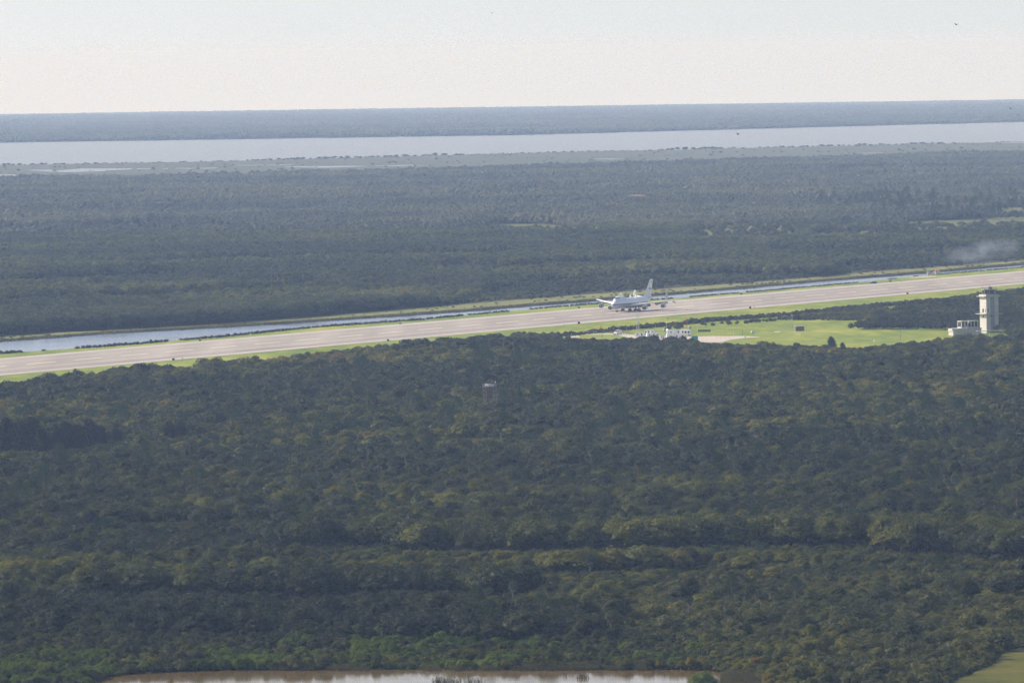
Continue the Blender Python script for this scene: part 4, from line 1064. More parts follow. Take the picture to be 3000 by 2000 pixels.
    g = MB().tube((25.6, 0, .6), (25.6, 0, 3.0), .17, .22).tube((25.6, -.5, .6), (25.6, .5, .6), .1).box(25.2, 27.2, -.75, -.68, 1.9, 2.6).box(25.2, 27.2, .68, .75, 1.9, 2.6).build('nose_gear', M['grey'], root)
    for s_ in (1, -1): wheel((25.6, .46 * s_, .62), .62, .42, g)
    for x, y in ((1.6, 5.5), (1.6, -5.5), (-1.6, 1.95), (-1.6, -1.95)):
        g = MB().tube((x, y, .66), (x - .3, y * .95, 3.6), .24, .32).tube((x + .74, y, .62), (x - .74, y, .62), .16).tube((x + .9, y, 1.2), (x - .3, y, 2.8), .09).box(x - .2, x + .6, y * 1.0 + .5 - .03, y + .5 + .03, 1.3, 3.2).build('main_gear', M['dmetal'], root)
        for dx in (.74, -.74):
            for dy in (.56, -.56): wheel((x + dx, y + dy, .65), .65, .5, g)
    lm = mat('landing lamp', (1, .9, .7), .3, emit=((1, .86, .66), 14))
    for s_, dy in ((1, 0), (1, .9), (-1, 0)):
        MB().lathe([(0, .22), (.12, .2)], 'x', 10, (9.1 - dy, (4.0 + dy) * s_, 4.15)).build('landing_light', lm, root)

# ------------------------------------------------------------------ control tower
def tower():
    m = mpp(2891, 974)
    t = empty('control_tower', gp(2890.5, 976), math.radians(25), 'tall pale concrete control tower with dark glass cab at the wood edge', 'control tower')
    w_ = 8.0; Hs = (976 - 868) * m
    b = MB().box(0, w_, .0, w_, -1, Hs)
    shaft = b.build('shaft', M['concrete'], t)
    MB().box(2.75, 5.35, -.06, .02, -.5, Hs - .4).build('recessed_panel', M['conc_dark'], shaft)
    for z in (Hs * .45, Hs * .72): MB().box(-.07, w_ + .07, -.10, w_ + .1, z, z + .06).build('joint', M['conc_dark'], shaft)
    zg = (976 - 919) * m
    g = MB().box(-2.6, w_ + 2.4, -1.6, w_ + 1, zg - .25, zg).build('gallery', M['concrete'], t)
    r = MB()
    for x in np.linspace(-2.5, w_ + 2.3, 12): r.tube((x, -1.5, zg), (x, -1.5, zg + 1.1), .03, n=4)
    for y in np.linspace(-1.5, w_, 8): r.tube((-2.5, y, zg), (-2.5, y, zg + 1.1), .03, n=4)
    for z in (zg + .55, zg + 1.1): r.tube((-2.5, -1.5, z), (w_ + 2.3, -1.5, z), .035, n=4); r.tube((-2.5, -1.5, z), (-2.5, w_, z), .035, n=4)
    r.build('railing', M['dmetal'], g)
    for x0, x1, z0, z1 in ((.9, 1.35, zg + .8, zg + 2.7), (3.3, 3.8, zg - 2.0, zg - .9)):
        MB().box(x0, x1, -.12, .02, z0, z1).build('window', M['glass'], t)
    for y0, y1, z0, z1 in ((3.2, 4.6, zg + .7, zg + 2.9), (1.0, 1.4, zg + .9, zg + 3.0), (3.4, 4.4, zg - 2.2, zg - .9)):
        MB().box(-.12, .02, y0, y1, z0, z1).build('window', M['glass'], t)
    # cab deck
    zd = Hs; c = w_ / 2
    d = MB().box(-1.8, w_ + .6, -.9, w_ + .9, zd - .35, zd).box(-.3, w_ + .2, -.35, w_ + .35, zd, zd + 1.0).build('cab_deck', M['concrete'], t)
    r = MB()
    for x in np.linspace(-1.7, w_ + .5, 11): r.tube((x, -.85, zd), (x, -.85, zd + 1.1), .03, n=4)
    for z in (zd + .55, zd + 1.1): r.tube((-1.7, -.85, z), (w_ + .5, -.85, z), .035, n=4); r.tube((-1.7, -.85, z), (-1.7, w_, z), .035, n=4)
    r.build('railing', M['dmetal'], d)
    zc = zd + 1.0; zt = zc + 2.5
    def octo(rad, z): return [(c + rad * math.cos(math.pi / 8 + k * math.pi / 4), c + rad * math.sin(math.pi / 8 + k * math.pi / 4), z) for k in range(8)]
    cab = MB().rings([octo(3.7, zc), octo(4.25, zt)]).build('cab_glazing', M['glass'], t)
    b = MB()
    lo, hi = octo(3.75, zc), octo(4.32, zt)
    for k in range(8): b.tube(lo[k], hi[k], .1, n=4)
    b.build('mullions', M['lgrey'], cab)
    roof = MB().rings([octo(4.7, zt), octo(4.7, zt + .55)]).build('cab_roof', M['conc_dark'], t)
    r = MB(); o8 = octo(4.5, zt + .5); o9 = octo(4.5, zt + 1.4)
    for k in range(8): r.tube(o8[k], o9[k], .04, n=4); r.tube(o9[k], o9[(k + 1) % 8], .04, n=4)
    r.build('railing', M['dmetal'], roof)
    MB().box(c - .2, c + 1.7, c - .8, c + .8, zt + .5, zt + 1.5).lathe([(zt + 1.5, .5), (zt + 1.9, .6), (zt + 2.1, .3)], 'z', 10, (c + .6, c, 0)).build('roof_unit', M['dmetal'], roof)
    a = MB()
    for x, y, h in ((c - 3.6, c + 1, 4.8), (c - 1.6, c - 3.5, 2.6), (c + 2.9, c - 2.5, 2.3), (c + 3.6, c - 1, 2.2), (c - .8, c - 3.8, 3.4)): a.tube((x, y, zt + .4), (x, y, zt + h), .05, .03, 5)
    a.build('antennas', M['grey'], roof)
    lm = mat('obstruction lamp', (.8, .1, .05), .4, emit=((1, .12, .05), 1.2))
    MB().lathe([(zt + 4.8, .15), (zt + 5.0, .26), (zt + 5.3, .2)], 'z', 8, (c - 3.6, c + 1, 0)).build('obstruction_light', lm, roof)
    # low annex wing on the left, in steps, with columns and openings
    A = empty('annex_building', gp(2837, 982, -.5), math.radians(25), 'low concrete annex with columns and stair beside the control tower', 'annex')
    C_ = M['concrete']; k = m
    wall = MB().box(-7.0, 8.5, 0, 7, -1, 4.3).build('wall', C_, A)
    MB().box(-7.5, 8.7, -.6, 7.4, 4.3, 4.65).build('roof_slab', C_, A)
    up_ = MB().box(-3.4, 8.4, 2.2, 7, 4.65, 5.3)
    for x in (-3.2, -1.2, .9, 3.0, 5.1, 7.3): up_.box(x, x + .45, 2.2, 2.7, 5.3, 8.3)
    up_.box(-3.4, 8.4, 2.2, 7.2, 8.3, 8.75).box(-3.4, 8.4, 6.6, 7, 5.3, 8.3)
    up_.build('upper_storey', C_, A)
    for x in (-2.7, -.7, 1.4, 3.5, 5.6): MB().box(x, x + 1.5, 2.85, 2.95, 5.3, 8.28).build('window', M['glass'], A)
    MB().box(-9.9, -7.02, -.2, 5.5, -1, 3.0).box(-10.3, -6.4, -.6, 5.8, 3.0, 3.5).box(-10.2, -7.0, .6, 5.5, 3.5, 4.6).build('porch', C_, A)
    s_ = MB()
    for i in range(12): s_.box(-1.5 - i * .3, -1.2 - i * .3, -1.3, -.1, 4.4 - i * .42 - .5, 4.4 - i * .42)
    s_.tube((-1.2, -1.3, 5.6), (-5.0, -1.3, .6), .05, n=4); s_.build('stair', M['lgrey'], A)
    MB().tube((-.8, 1, 4.6), (.9, 1.2, 8.9), .13).tube((-1.6, 1, 4.6), (-.8, 1.1, 7.6), .05).box(.8, 1.6, 1, 1.6, 7.4, 8.1).build('boom', M['lgrey'], A)
    B = empty('entrance_canopy', gp(2897, 985), math.radians(8), 'flat pale canopy roof at the foot of the control tower', 'canopy')
    MB().box(-7, 8.2, -1.5, 1.5, 3.0, 3.35).build('roof', C_, B); MB().box(-1.2, 1.5, -.8, .8, 3.35, 3.75).build('roof_vent', M['lgrey'], B)
    for x in (-6.5, 0, 7.7): MB().tube((x, -1.2, -.5), (x, -1.2, 3.0), .15).build('post', C_, B)

# ------------------------------------------------------------------ small things on the airfield
def person_meshes():
    bm_v = [(0, 0, .92), (0, 0, 1.15), (0, .01, 1.40), (0, .02, 1.52), (0, 0, 1.66), (0, 0, 1.76),
            (.10, 0, .86), (.12, .02, .48), (.13, 0, .06), (.14, -.12, .03),
            (-.10, 0, .86), (-.13, -.05, .48), (-.15, .03, .06), (-.16, -.09, .03),
            (.20, 0, 1.40), (.27, .02, 1.12), (.27, -.10, .88), (.27, -.14, .80), (-.20, 0, 1.40), (-.27, .02, 1.12), (-.24, -.12, .90), (-.23, -.17, .82)]
    ed = [(0, 1), (1, 2), (2, 3), (3, 4), (4, 5), (0, 6), (6, 7), (7, 8), (8, 9), (0, 10), (10, 11), (11, 12), (12, 13), (2, 14), (14, 15), (15, 16), (16, 17), (2, 18), (18, 19), (19, 20), (20, 21)]
    rad = [.15, .14, .16, .06, .10, .07, .09, .065, .045, .04, .09, .065, .045, .04, .065, .045, .035, .035, .065, .045, .035, .035]
    def skin(vv, ee, rr_, nm, m):
        me = bpy.data.meshes.new(nm); me.from_pydata(vv, ee, []); o = link(nm, me)
        sk = o.modifiers.new('s', 'SKIN'); o.modifiers.new('ss', 'SUBSURF').levels = 1
        for i, v in enumerate(me.skin_vertices[0].data): v.radius = (rr_[i], rr_[i] * .8)
        me.skin_vertices[0].data[0].use_root = True
        bpy.context.view_layer.update()
        r = bpy.data.meshes.new_from_object(o.evaluated_get(bpy.context.evaluated_depsgraph_get())); bpy.data.objects.remove(o); r.materials.clear(); r.materials.append(m); return r
    body = skin(bm_v, ed, rad, 'person', M['skin'])
    si = [0, 1, 2, 14, 15, 18, 19]; mp = {a: i for i, a in enumerate(si)}
    shirt = skin([bm_v[i] for i in si], [(mp[a], mp[b]) for a, b in ed if a in mp and b in mp], [rad[i] + .03 for i in si], 'shirt', M['white'])
    ti = [0, 6, 7, 8, 10, 11, 12]; mp = {a: i for i, a in enumerate(ti)}
    trou = skin([bm_v[i] for i in ti], [(mp[a], mp[b]) for a, b in ed if a in mp and b in mp], [rad[i] + .025 for i in ti], 'trousers', M['blue'])
    hair = MB().lathe([(1.66, .115), (1.74, .12), (1.80, .08), (1.83, .02)], 'z', 10, (0, .015, 0)).mesh('hair', M['black'], True)
    return body, shirt, trou, hair
def people():
    body, shirt, trou, hair = person_meshes()
    cols = dict(white=M['white'], red=mat('red cloth', (.6, .05, .04), .8), blue=M['blue'], grey=M['grey'], black=M['black'], teal=mat('pale blue cloth', (.3, .45, .6), .8), khaki=mat('khaki cloth', (.35, .28, .18), .8))
    sh = {k: shirt.copy() for k in cols}; tr = {k: trou.copy() for k in ('blue', 'black', 'khaki', 'grey')}
    for k in sh: sh[k].materials[0] = cols[k]
    for k in tr: tr[k].materials[0] = cols[k]
    P_ = [(1709, 979.5, 'white', 'khaki', 'leftmost of the crowd'), (1712, 980, 'grey', 'khaki', 'second from the left end of the crowd'), (1714.5, 978.5, 'teal', 'black', 'at the left end of the dark dressed group'), (1716.5, 978, 'blue', 'black', 'beside a person in white'), (1719, 978.5, 'white', 'black', 'left of the person in red'),
          (1721.5, 978, 'red', 'blue', 'the only one in red within the crowd'), (1724, 978.5, 'white', 'black', 'right of the person in red'), (1727.5, 978, 'teal', 'black', 'in the middle of the crowd'), (1729.5, 979, 'blue', 'black', 'behind the crowd middle'), (1733, 978, 'black', 'black', 'right of the crowd middle'),
          (1736, 978, 'blue', 'black', 'in the crowd right half'), (1739, 979, 'black', 'grey', 'at the gap in the crowd'), (1743, 978, 'black', 'black', 'near the right end of the crowd'), (1746, 978.5, 'teal', 'black', 'last of the crowd at right'), (1767, 977.5, 'blue', 'blue', 'between crowd and windsock pole'), (1770, 977.5, 'grey', 'black', 'just right of the windsock pole'),
          (1787.5, 978.5, 'red', 'black', 'alone left of the white van'), (1792, 977.5, 'black', 'black', 'in a group behind the van, left'), (1796, 978, 'blue', 'black', 'in a group behind the van, right'), (1801, 976.5, 'black', 'blue', 'close to the van nose'), (1827.5, 976, 'white', 'black', 'right of the white van on the path'),
          (1674.5, 987, 'white', 'black', 'at left beside the dirt patch'), (1685, 987, 'blue', 'black', 'right one by the dirt patch'), (1836, 978.5, 'blue', 'black', 'next to the pole right of the van'), (1842, 978, 'red', 'khaki', 'by the bush right of the van')]
    for x, y, a, b_, lb in P_:
        nm = {'teal': 'pale blue'}.get(a, a)
        o = link('person', body, None, gp(x, y, .15)); o.rotation_euler = (0, 0, random.uniform(2.0, 4.2)); s = random.uniform(.95, 1.05); o.scale = (s, s, s)
        tag(o, 'person in a %s top, %s' % (nm, lb), 'person', 'people watching beside the runway')
        link('shirt', sh[a], o); link('trousers', tr[b_], o); link('hair', hair, o)

def pole(px, py, top, r, m, lb, cat='pole', arm=False, name='pole', lean=0.0):
    k = mpp(px, py); h = (py - top) * k
    b = MB().tube((0, 0, -.3), (lean * k, 0, h), r * 1.15, r * .8, 6)
    if arm: b.box(-1.1, 1.1, -.06, .06, h - .9, h - .75)
    o = b.build(name, m, None, loc=gp(px, py)); tag(o, lb, cat); return o, h
def sign(px, py, h_px, lb, digit=None, faceaway=False):
    k = mpp(px, py); w_ = 1.35; h = h_px * k
    e = empty('distance_sign', gp(px, py), math.radians(-4), lb, 'runway sign', 'runway distance signs')
    MB().box(-w_ / 2, w_ / 2, -.28, .28, .25, h).build('panel', M['black'], e)
    for s_ in (-1, 1): MB().tube((s_ * w_ * .35, 0, -.1), (s_ * w_ * .35, 0, .3), .06).build('leg', M['grey'], e)
    if digit: MB().box(-.16, .16, -.30, -.26, h * .32, h * .85).build('numeral', M['lgrey'], e)
def vehicle_parts(name, root, L, W_, prof, m):
    """prof: side outline [(x,z)] extruded over the width with a narrower roof"""
    b = MB(); rg = []
    for y, sx in ((-W_ / 2, 1), (W_ / 2, 1)): rg.append([(x, y * (1 - .10 * max(0, z - 1.0)), z) for x, z in prof])
    b.rings(rg); o = b.build(name, m, root); bv = o.modifiers.new('b', 'BEVEL'); bv.width = .06; bv.segments = 2; return o
def add_wheels(root, xs, W_, r=.36):
    for x in xs:
        for s_ in (-1, 1):
            o = MB().lathe([(-.12, r * .85), (-.09, r), (.09, r), (.12, r * .85)], 'y', 14, (x, s_ * (W_ / 2 - .05), r)).build('wheel', M['dark'], root, True)
            MB().lathe([(-.13, r * .5), (.13, r * .5)], 'y', 10, (x, s_ * (W_ / 2 - .05), r)).build('rim', M['lgrey'], o)
def small_things():
    # runway distance signs, near side then far side
    for px, py, hp, lb, dg in [(508, 1056, 7, 'black runway sign on the near side, leftmost near one', False), (1137, 1000, 6.5, 'black runway sign on the near side, left of the wood tops', False), (1696, 949, 6.5, 'black runway sign on the near side, below the jet nose', False), (2198, 904.5, 6.2, 'black runway sign on the near side, right of the jet', False), (2659, 862.5, 5.6, 'black runway sign on the near side, left of the control tower', False),
                       (442, 1002.5, 8, 'black box sign beside the canal shrubs', False), (586, 1000, 6.5, 'runway sign with pale numeral on the far grass, left part', True), (1173, 950.5, 5.5, 'runway sign with pale numeral on the far grass, middle', True), (1696, 904, 5.5, 'runway sign on the far grass left of the jet', True), (2172, 864, 5.5, 'black runway sign on the far grass right of the jet', False), (2608.5, 826.5, 5.5, 'runway sign with pale numeral right of the dark car', True)]:
        sign(px, py, hp, lb, dg)
    for px, py, lb in [(534, 1055, 'small pale marker beside the leftmost near sign'), (2210, 904, 'small pale marker right of a near runway sign'), (1428, 927, 'small white light box on the far grass'), (1653, 957.5, 'small light box on near shoulder')]:
        b = MB().box(-.35, .35, -.25, .25, 0, .7).tube((0, 0, .7), (.1, 0, 1.5), .05).box(-.5, .55, -.1, .1, 1.1, 1.35)
        o = b.build('light_box', M['lgrey'], None, loc=gp(px, py)); tag(o, lb, 'marker')
    o, h = pole(2601.5, 827.5, 822, .14, M['dmetal'], 'short dark post left of a far runway sign', 'post', name='post')
    # dark car on the far grass
    e = empty('parked_car', gp(2559, 832), math.radians(170), 'dark blue off road car parked on the far grass of the runway', 'car')
    P_ = [(-2.3, .4), (-2.35, 1.0), (-2.15, 1.85), (.35, 1.85), (1.0, 1.2), (2.2, 1.08), (2.35, .4)]
    vehicle_parts('body', e, 4.6, 1.9, P_, M['blue']); add_wheels(e, (-1.5, 1.5), 1.9, .38)
    for s_ in (-1, 1): MB().box(-1.9, .3, s_ * .86 - .02, s_ * .86 + .02, 1.22, 1.7).build('window', M['glass'], e)
    MB().box(.5, .75, -.75, .75, 1.25, 1.7).build('windscreen', M['glass'], e)
    # trailer and red framed hut by the canal
    e = empty('equipment_trailer', gp(2729, 806.5), .1, 'grey equipment trailer with red panels parked beside the canal', 'trailer')
    MB().box(-3.2, 3.0, -1.1, 1.1, .6, 2.0).box(-3.2, -1, -1.1, 1.1, 2.0, 2.6).box(1.3, 2.6, -.9, .9, 2.0, 2.9).build('body', M['lgrey'], e); MB().box(-1.6, -.9, -1.14, -1.1, 1.0, 2.2).build('panel', M['red'], e); add_wheels(e, (-1.8, 1.4), 2.0, .4)
    e = empty('fire_truck', gp(2747, 806.5), .1, 'grey and red truck seen end on beside the equipment trailer', 'truck')
    MB().box(-1.9, 1.9, -2.5, 2.5, .6, 2.6).build('body', M['lgrey'], e); MB().box(-1.6, 1.6, -2.4, 2.5, 2.6, 3.7).build('cab', M['red'], e)
    MB().box(-.7, .7, -2.5, -2.38, 1.5, 3.2).build('hatch', M['white'], e); MB().box(-1.7, 1.7, -2.3, 2.5, 3.7, 3.9).build('roof', M['lgrey'], e); add_wheels(e, (-1.2, 1.2), 3.2, .5)
    # white van with mast
    e = empty('white_van', gp(1810.5, 981.5, .15), math.radians(235), 'white high roofed van with a raised mast parked on the path', 'van')
    P_ = [(-2.9, .45), (-2.95, 2.75), (1.3, 2.8), (2.0, 1.75), (2.95, 1.4), (3.05, .45)]
    vehicle_parts('body', e, 6, 2.3, P_, M['white']); add_wheels(e, (-1.9, 2.0), 2.2, .4)
    MB().add([(1.45, -.85, 2.62), (1.45, .85, 2.62), (2.02, 1.0, 1.8), (2.02, -1.0, 1.8)], [(0, 1, 2, 3)]).build('windscreen', M['glass'], e).modifiers.new('s', 'SOLIDIFY').thickness = .08
    MB().box(3.0, 3.12, -1.0, 1.0, .35, .95).build('bumper', M['dmetal'], e)
    for s_ in (-1, 1): MB().box(.6, 1.5, s_ * 1.0 - .03, s_ * 1.0 + .03, 1.75, 2.4).build('window', M['glass'], e)
    MB().tube((-1.0, 0, 2.7), (-1.0, 0, 8.6), .12, .07).box(-1.3, -.7, -.3, .3, 8.0, 8.6).build('mast', M['lgrey'], e)
    MB().box(-2.3, .6, -.9, .9, 2.78, 2.95).build('roof_rack', M['grey'], e)
    # trailers and motorhomes
    def rv(px, py, L, W_, h, ang, lb, nm='trailer', dome=True, seg=5):
        e = empty(nm, gp(px, py, .3), math.radians(ang), lb, 'trailer' if nm == 'trailer' else nm.replace('_', ' '))
        P_ = [(-L / 2, .7), (-L / 2 + .1, h - .5), (-L / 2 + .6, h), (L / 2 - .6, h), (L / 2 - .05, h - .7), (L / 2, .7)]
        b = vehicle_parts('body', e, L, W_, P_, M['white']); add_wheels(e, (-L * .12, L * .08), W_ - .1, .4)
        for s_ in (-1, 1):
            MB().box(-L * .34, -L * .34 + .8, s_ * (W_ / 2 - .42), s_ * (W_ / 2 - .1) + .02 * s_, 1.7, 2.3).build('window', M['glass'], e)
            MB().box(L * .0, .75, s_ * (W_ / 2 - .42), s_ * (W_ / 2 - .08) + .04 * s_, .8, 2.55).build('door', M['dmetal'], e)
            MB().box(L * .3, L * .3 + .9, s_ * (W_ / 2 - .42), s_ * (W_ / 2 - .1) + .02 * s_, 1.7, 2.3).build('window', M['glass'], e)
        r = MB()
        for k in range(seg): x = -L * .38 + k * L * .76 / (seg - 1); r.box(x - .45, x + .45, -.5, .5, h - .02, h + .22)
        r.build('roof_vents', M['lgrey'], e)
        if dome: MB().lathe([(h, .6), (h + .35, .55), (h + .6, .3), (h + .68, .05)], 'z', 12, (-L * .12, 0, 0)).build('roof_dome', M['white'], e, True)
        return e
    rv(1980, 996, 11.0, 2.6, 3.6, 8, 'large white trailer with dome on its roof, nearest the teal box', dome=True)
    rv(1985, 984, 12.5, 2.6, 3.5, 2, 'long white coach behind the large white trailer', 'motor_coach', dome=False, seg=6)
    rv(1912, 992, 7.5, 2.5, 3.0, 14, 'white trailer with roof vents left of the largest one', dome=True, seg=4)
    rv(1878, 990, 7.0, 2.4, 2.6, 2, 'low white trailer at the left end of the trailer row', dome=False, seg=3)
    rv(1903, 983, 6.0, 2.3, 3.0, 175, 'white camper with dark windscreen in the trailer row', 'camper', dome=False, seg=3)
    e = empty('motor_coach', gp(2010, 985, .3), math.radians(-18), 'white coach front with dark windows at the row right end', 'coach')
    P_ = [(-3.2, .6), (-3.2, 3.5), (2.6, 3.5), (3.1, 2.4), (3.2, .6)]; vehicle_parts('body', e, 6.4, 2.5, P_, M['white']); add_wheels(e, (-1.6, 2.0), 2.4, .45)
    for x in (-2.2, -.4, 1.4): MB().box(x, x + 1.0, -1.2, -.98, 1.6, 2.9).build('window', M['glass'], e)
    e = empty('utility_truck', gp(1941, 994, .3), 0, 'small grey utility box between the trailers', 'utility box'); MB().box(-1.1, 1.1, -1, 1, .5, 2.2).build('body', M['lgrey'], e); add_wheels(e, (-.6, .6), 1.9, .35)
    # teal container
    e = empty('teal_container', gp(2035, 999, .2), math.radians(3), 'teal box container at the edge of the pale gravel', 'container')
    MB().box(-1.85, 1.85, -1.2, 1.2, .15, 2.75).build('body', M['teal'], e); MB().box(-1.9, 1.9, -1.25, 1.25, 2.75, 2.85).build('lid', M['lgrey'], e)
    # dark screen panel and shed
    o = MB()
    for k in range(8): o.box(-3.5 + k * .88, -3.5 + k * .88 + .8, -.12, .12, .35, 1.7)
    o = o.box(-3.6, 3.6, -.05, .05, .4, .5).box(-3.6, -3.5, -.1, .1, 0, 1.75).box(3.5, 3.6, -.1, .1, 0, 1.75).build('dark_screen', M['hedge'] and M['dmetal'], None, loc=gp(2063.5, 973.5)); tag(o, 'long dark slatted screen standing in the midfield grass', 'screen')
    e = empty('brown_shed', gp(2342, 970), math.radians(10), 'brown flat roofed shed in the midfield grass', 'shed')
    MB().box(-2.5, 2.6, -1.6, 1.6, 0, 2.9).build('wall', M['brown'], e); MB().box(-2.65, 2.75, -1.75, 1.75, 2.9, 3.1).build('roof', M['lgrey'], e); MB().box(-2.2, -1.0, -1.64, -1.6, .1, 2.2).build('door', M['dmetal'], e); MB().box(-2.4, -1.2, -1.68, -1.64, 2.35, 2.5).build('sign_strip', M['white'], e)
    for px, n_, lb in ((2308, 7, 'pale mesh fence panels left of the brown shed'), (2361, 4, 'pale mesh fence panels right of the brown shed')):
        b = MB()
        for k in range(n_ + 1): b.tube((-n_ * .45 + k * .9, 0, 0), (-n_ * .45 + k * .9, 0, 1.7), .06, n=5)
        for z in (.2, .9, 1.65): b.tube((-n_ * .45, 0, z), (n_ * .45, 0, z), .03, n=4)
        o = b.build('mesh_fence', M['lgrey'], None, loc=gp(px, 970)); tag(o, lb, 'fence')
    # barriers
    for k, px in enumerate((2098, 2111, 2127, 2137)):
        b = MB().box(-.12, .12, -.12, .12, 0, .95).box(-.25, .25, -.25, .25, 0, .08)
        o = b.build('orange_post', M['orange'], None, loc=gp(px, 988, .2)); tag(o, 'orange post number %s along the gravel edge' % ['one, leftmost,', 'two from left,', 'three from left,', 'four, rightmost,'][k], 'barrier post', 'orange posts on the gravel edge')
    b = MB().tube((-3.6, 0, .55), (3.8, 0, .55), .05, n=4); o = b.build('barrier_tape', M['orange'], None, loc=gp(2117, 988, .2)); tag(o, 'orange tape strung between the posts', 'tape')
    # poles and masts
    pole(1222, 1257, 1197, .11, M['palebark'], 'thin bare pole rising from the wood left of the lattice tower')
    pole(2321, 969, 918, .16, M['grey'], 'tall grey pole beside the brown shed', arm=False)
    pole(2310, 955, 942, .08, M['grey'], 'short thin pole behind the mesh fence')
    pole(2149, 989, 947, .08, M['lgrey'], 'thin white pole with lamp at the gravel edge', name='lamp_pole')
    pole(2175, 986, 964, .10, M['dmetal'], 'short dark pole by the gravel end')
    pole(2044, 987, 952, .08, M['lgrey'], 'thin white pole behind the teal container', name='lamp_pole')
    pole(1798.5, 1000, 955, .06, M['lgrey'], 'thin white pole left of the white van', name='lamp_pole')
    pole(1836, 982, 955, .09, M['lgrey'], 'thin white pole right of the white van', name='lamp_pole')
    pole(1855, 968, 940, .06, M['lgrey'], 'thin pole left of the two lattice masts')
    pole(1921, 976, 951, .07, M['lgrey'], 'thin pole with lamp head behind the trailers', name='lamp_pole')
    pole(2001, 958, 944, .07, M['lgrey'], 'short white pole in front of the hedge')
    pole(2638, 996, 962, .11, M['dmetal'], 'dark pole with lamp head on the tower lawn', name='lamp_pole')
    pole(2183, 990, 982, .25, M['teal'], 'green box on a post by the gravel end', name='utility_post')
    pole(1953, 970, 931, .07, M['white'], 'white pole with orange flag behind the trailers', name='flag_pole')
    o, h = pole(2012, 969, 926, .09, M['red'], 'red and brown pole right of the flag pole')
    k = mpp(1953, 970); b = MB().box(0, 1.0, -.05, .05, 0, .5); o = b.build('orange_flag', M['orange'], None, loc=gp(1953, 970, 39 * k - .4)); tag(o, 'small orange flag at the top of a white pole', 'flag')
    for px, py, ang, s_, lb in ((1948, 976, .4, 1.0, 'pale satellite dish left of the flag pole'), (1955, 976, -.6, .9, 'grey satellite dish at the flag pole foot'), (2021, 968, .2, 1.0, 'white satellite dish right of the red pole'), (2205, 982, 0, 1.0, 'grey dish on a stand at the gravel end')):
        e = empty('satellite_dish', gp(px, py), ang, lb, 'satellite dish')
        b = MB().lathe([(-.1, .05), (-.2, .6), (.06, 1.05), (.1, 1.05), (-.05, .5), (0, .05)], 'y', 16, (0, 0, 0)); o = b.build('dish', M['lgrey'], e, True); o.location = (0, 0, 1.9); o.rotation_euler = (-.5, 0, 0)
        MB().tube((0, .1, 0), (0, .3, 1.8), .12).tube((0, 0, .0), (.5, 1.0, 0), .06).build('stand', M['grey'], e)
    # windsock
    e = empty('windsock', gp(1764.5, 989), 0, 'orange windsock drooping from a dark pole near the crowd', 'windsock')
    k = mpp(1764, 989); h = (989 - 954) * k
    MB().tube((0, 0, -.2), (-.35, 0, h), .13, .09).build('pole', M['dmetal'], e)
    MB().path([(-.5, 0, h - .1), (-1.0, 0, h - .5), (-1.5, 0, h - 1.1), (-1.9, 0, h - 1.55)], [.45, .4, .3, .2], 10).build('sock', M['orange'], e, True)
    o = MB().lathe([(0, .1), (.15, .28), (.5, .28), (.7, .1)], 'z', 10).tube((0, 0, -4.5), (0, 0, .1), .03, n=4).build('white_lamp', M['white'], None, True, gp(1779, 984, 4.2)); tag(o, 'white round lamp on a thin post right of the windsock', 'lamp')
    # lattice masts with guy wires near the jet
    def lattice(px, py, top, wd, m, lb, nm='lattice_mast', seg=14, taper=.9, cat='mast'):
        e = empty(nm, gp(px, py), .3, lb, cat); k = mpp(px, py); h = (py - top) * k
        b = MB(); c4 = [(-1, -1), (1, -1), (1, 1), (-1, 1)]
        for i, (a, c) in enumerate(c4):
            for j in range(seg):
                z0, z1 = h * j / seg, h * (j + 1) / seg; w0 = wd * (1 - (1 - taper) * j / seg); w1 = wd * (1 - (1 - taper) * (j + 1) / seg)
                a2, c2 = c4[(i + 1) % 4]
                th_ = .03 + min(wd, 1.6) * .05; b.tube((a * w0, c * w0, z0), (a * w1, c * w1, z1), th_ * 1.3, n=4); b.tube((a * w0, c * w0, z0), (a2 * w1, c2 * w1, z1), th_ * .45, n=4); b.tube((a * w1, c * w1, z1), (a2 * w1, c2 * w1, z1), th_ * .5, n=4)
        b.build('lattice', m, e); return e, h
    e, h = lattice(1866.5, 974, 913, .16, M['lgrey'], 'left one of two thin lattice masts in front of the jet gear')
    MB().box(-.35, .35, -.3, .3, h, h + .5).lathe([(h * .45, .22), (h * .48, .22)], 'z', 8).build('lamp_head', M['lgrey'], e)
    e, h = lattice(1872, 981, 914, .16, M['lgrey'], 'right one of two thin lattice masts in front of the jet gear')
    MB().lathe([(h * .52, .3), (h * .56, .3)], 'z', 8).build('lamp_head', M['dmetal'], e)
    # big square lattice tower in the wood
    rust = mat('weathered steel', (.17, .13, .14), .8)
    e, h = lattice(1436, 1232, 1132, 2.35, rust, 'square steel lattice tower with small platform rising from the wood', 'lattice_tower', 8, 1.0, 'lattice tower')
    MB().box(-2.7, 2.7, -2.7, 2.7, h, h + .18).build('platform', rust, e)
    r = MB()
    for k in range(6):
        x = -2.6 + k * 1.04
        for y in (-2.6, 2.6): r.tube((x, y, h), (x, y, h + 1.2), .035, n=4)
    for z in (h + .6, h + 1.2):
        for y in (-2.6, 2.6): r.tube((-2.6, y, z), (2.6, y, z), .035, n=4)
        for x in (-2.6, 2.6): r.tube((x, -2.6, z), (x, 2.6, z), .035, n=4)
    r.build('railing', M['grey'], e)
    MB().lathe([(-.3, .3), (0, .52), (.45, .38), (.6, .05)], 'z', 12, (-2.3, -2.3, h + .8)).build('radome', M['white'], e, True)
    MB().box(-1.0, .4, -1.2, .2, h + .18, h + 1.3).box(.9, 1.7, -.8, .5, h + .18, h + 1.0).build('equipment_cabin', M['grey'], e)
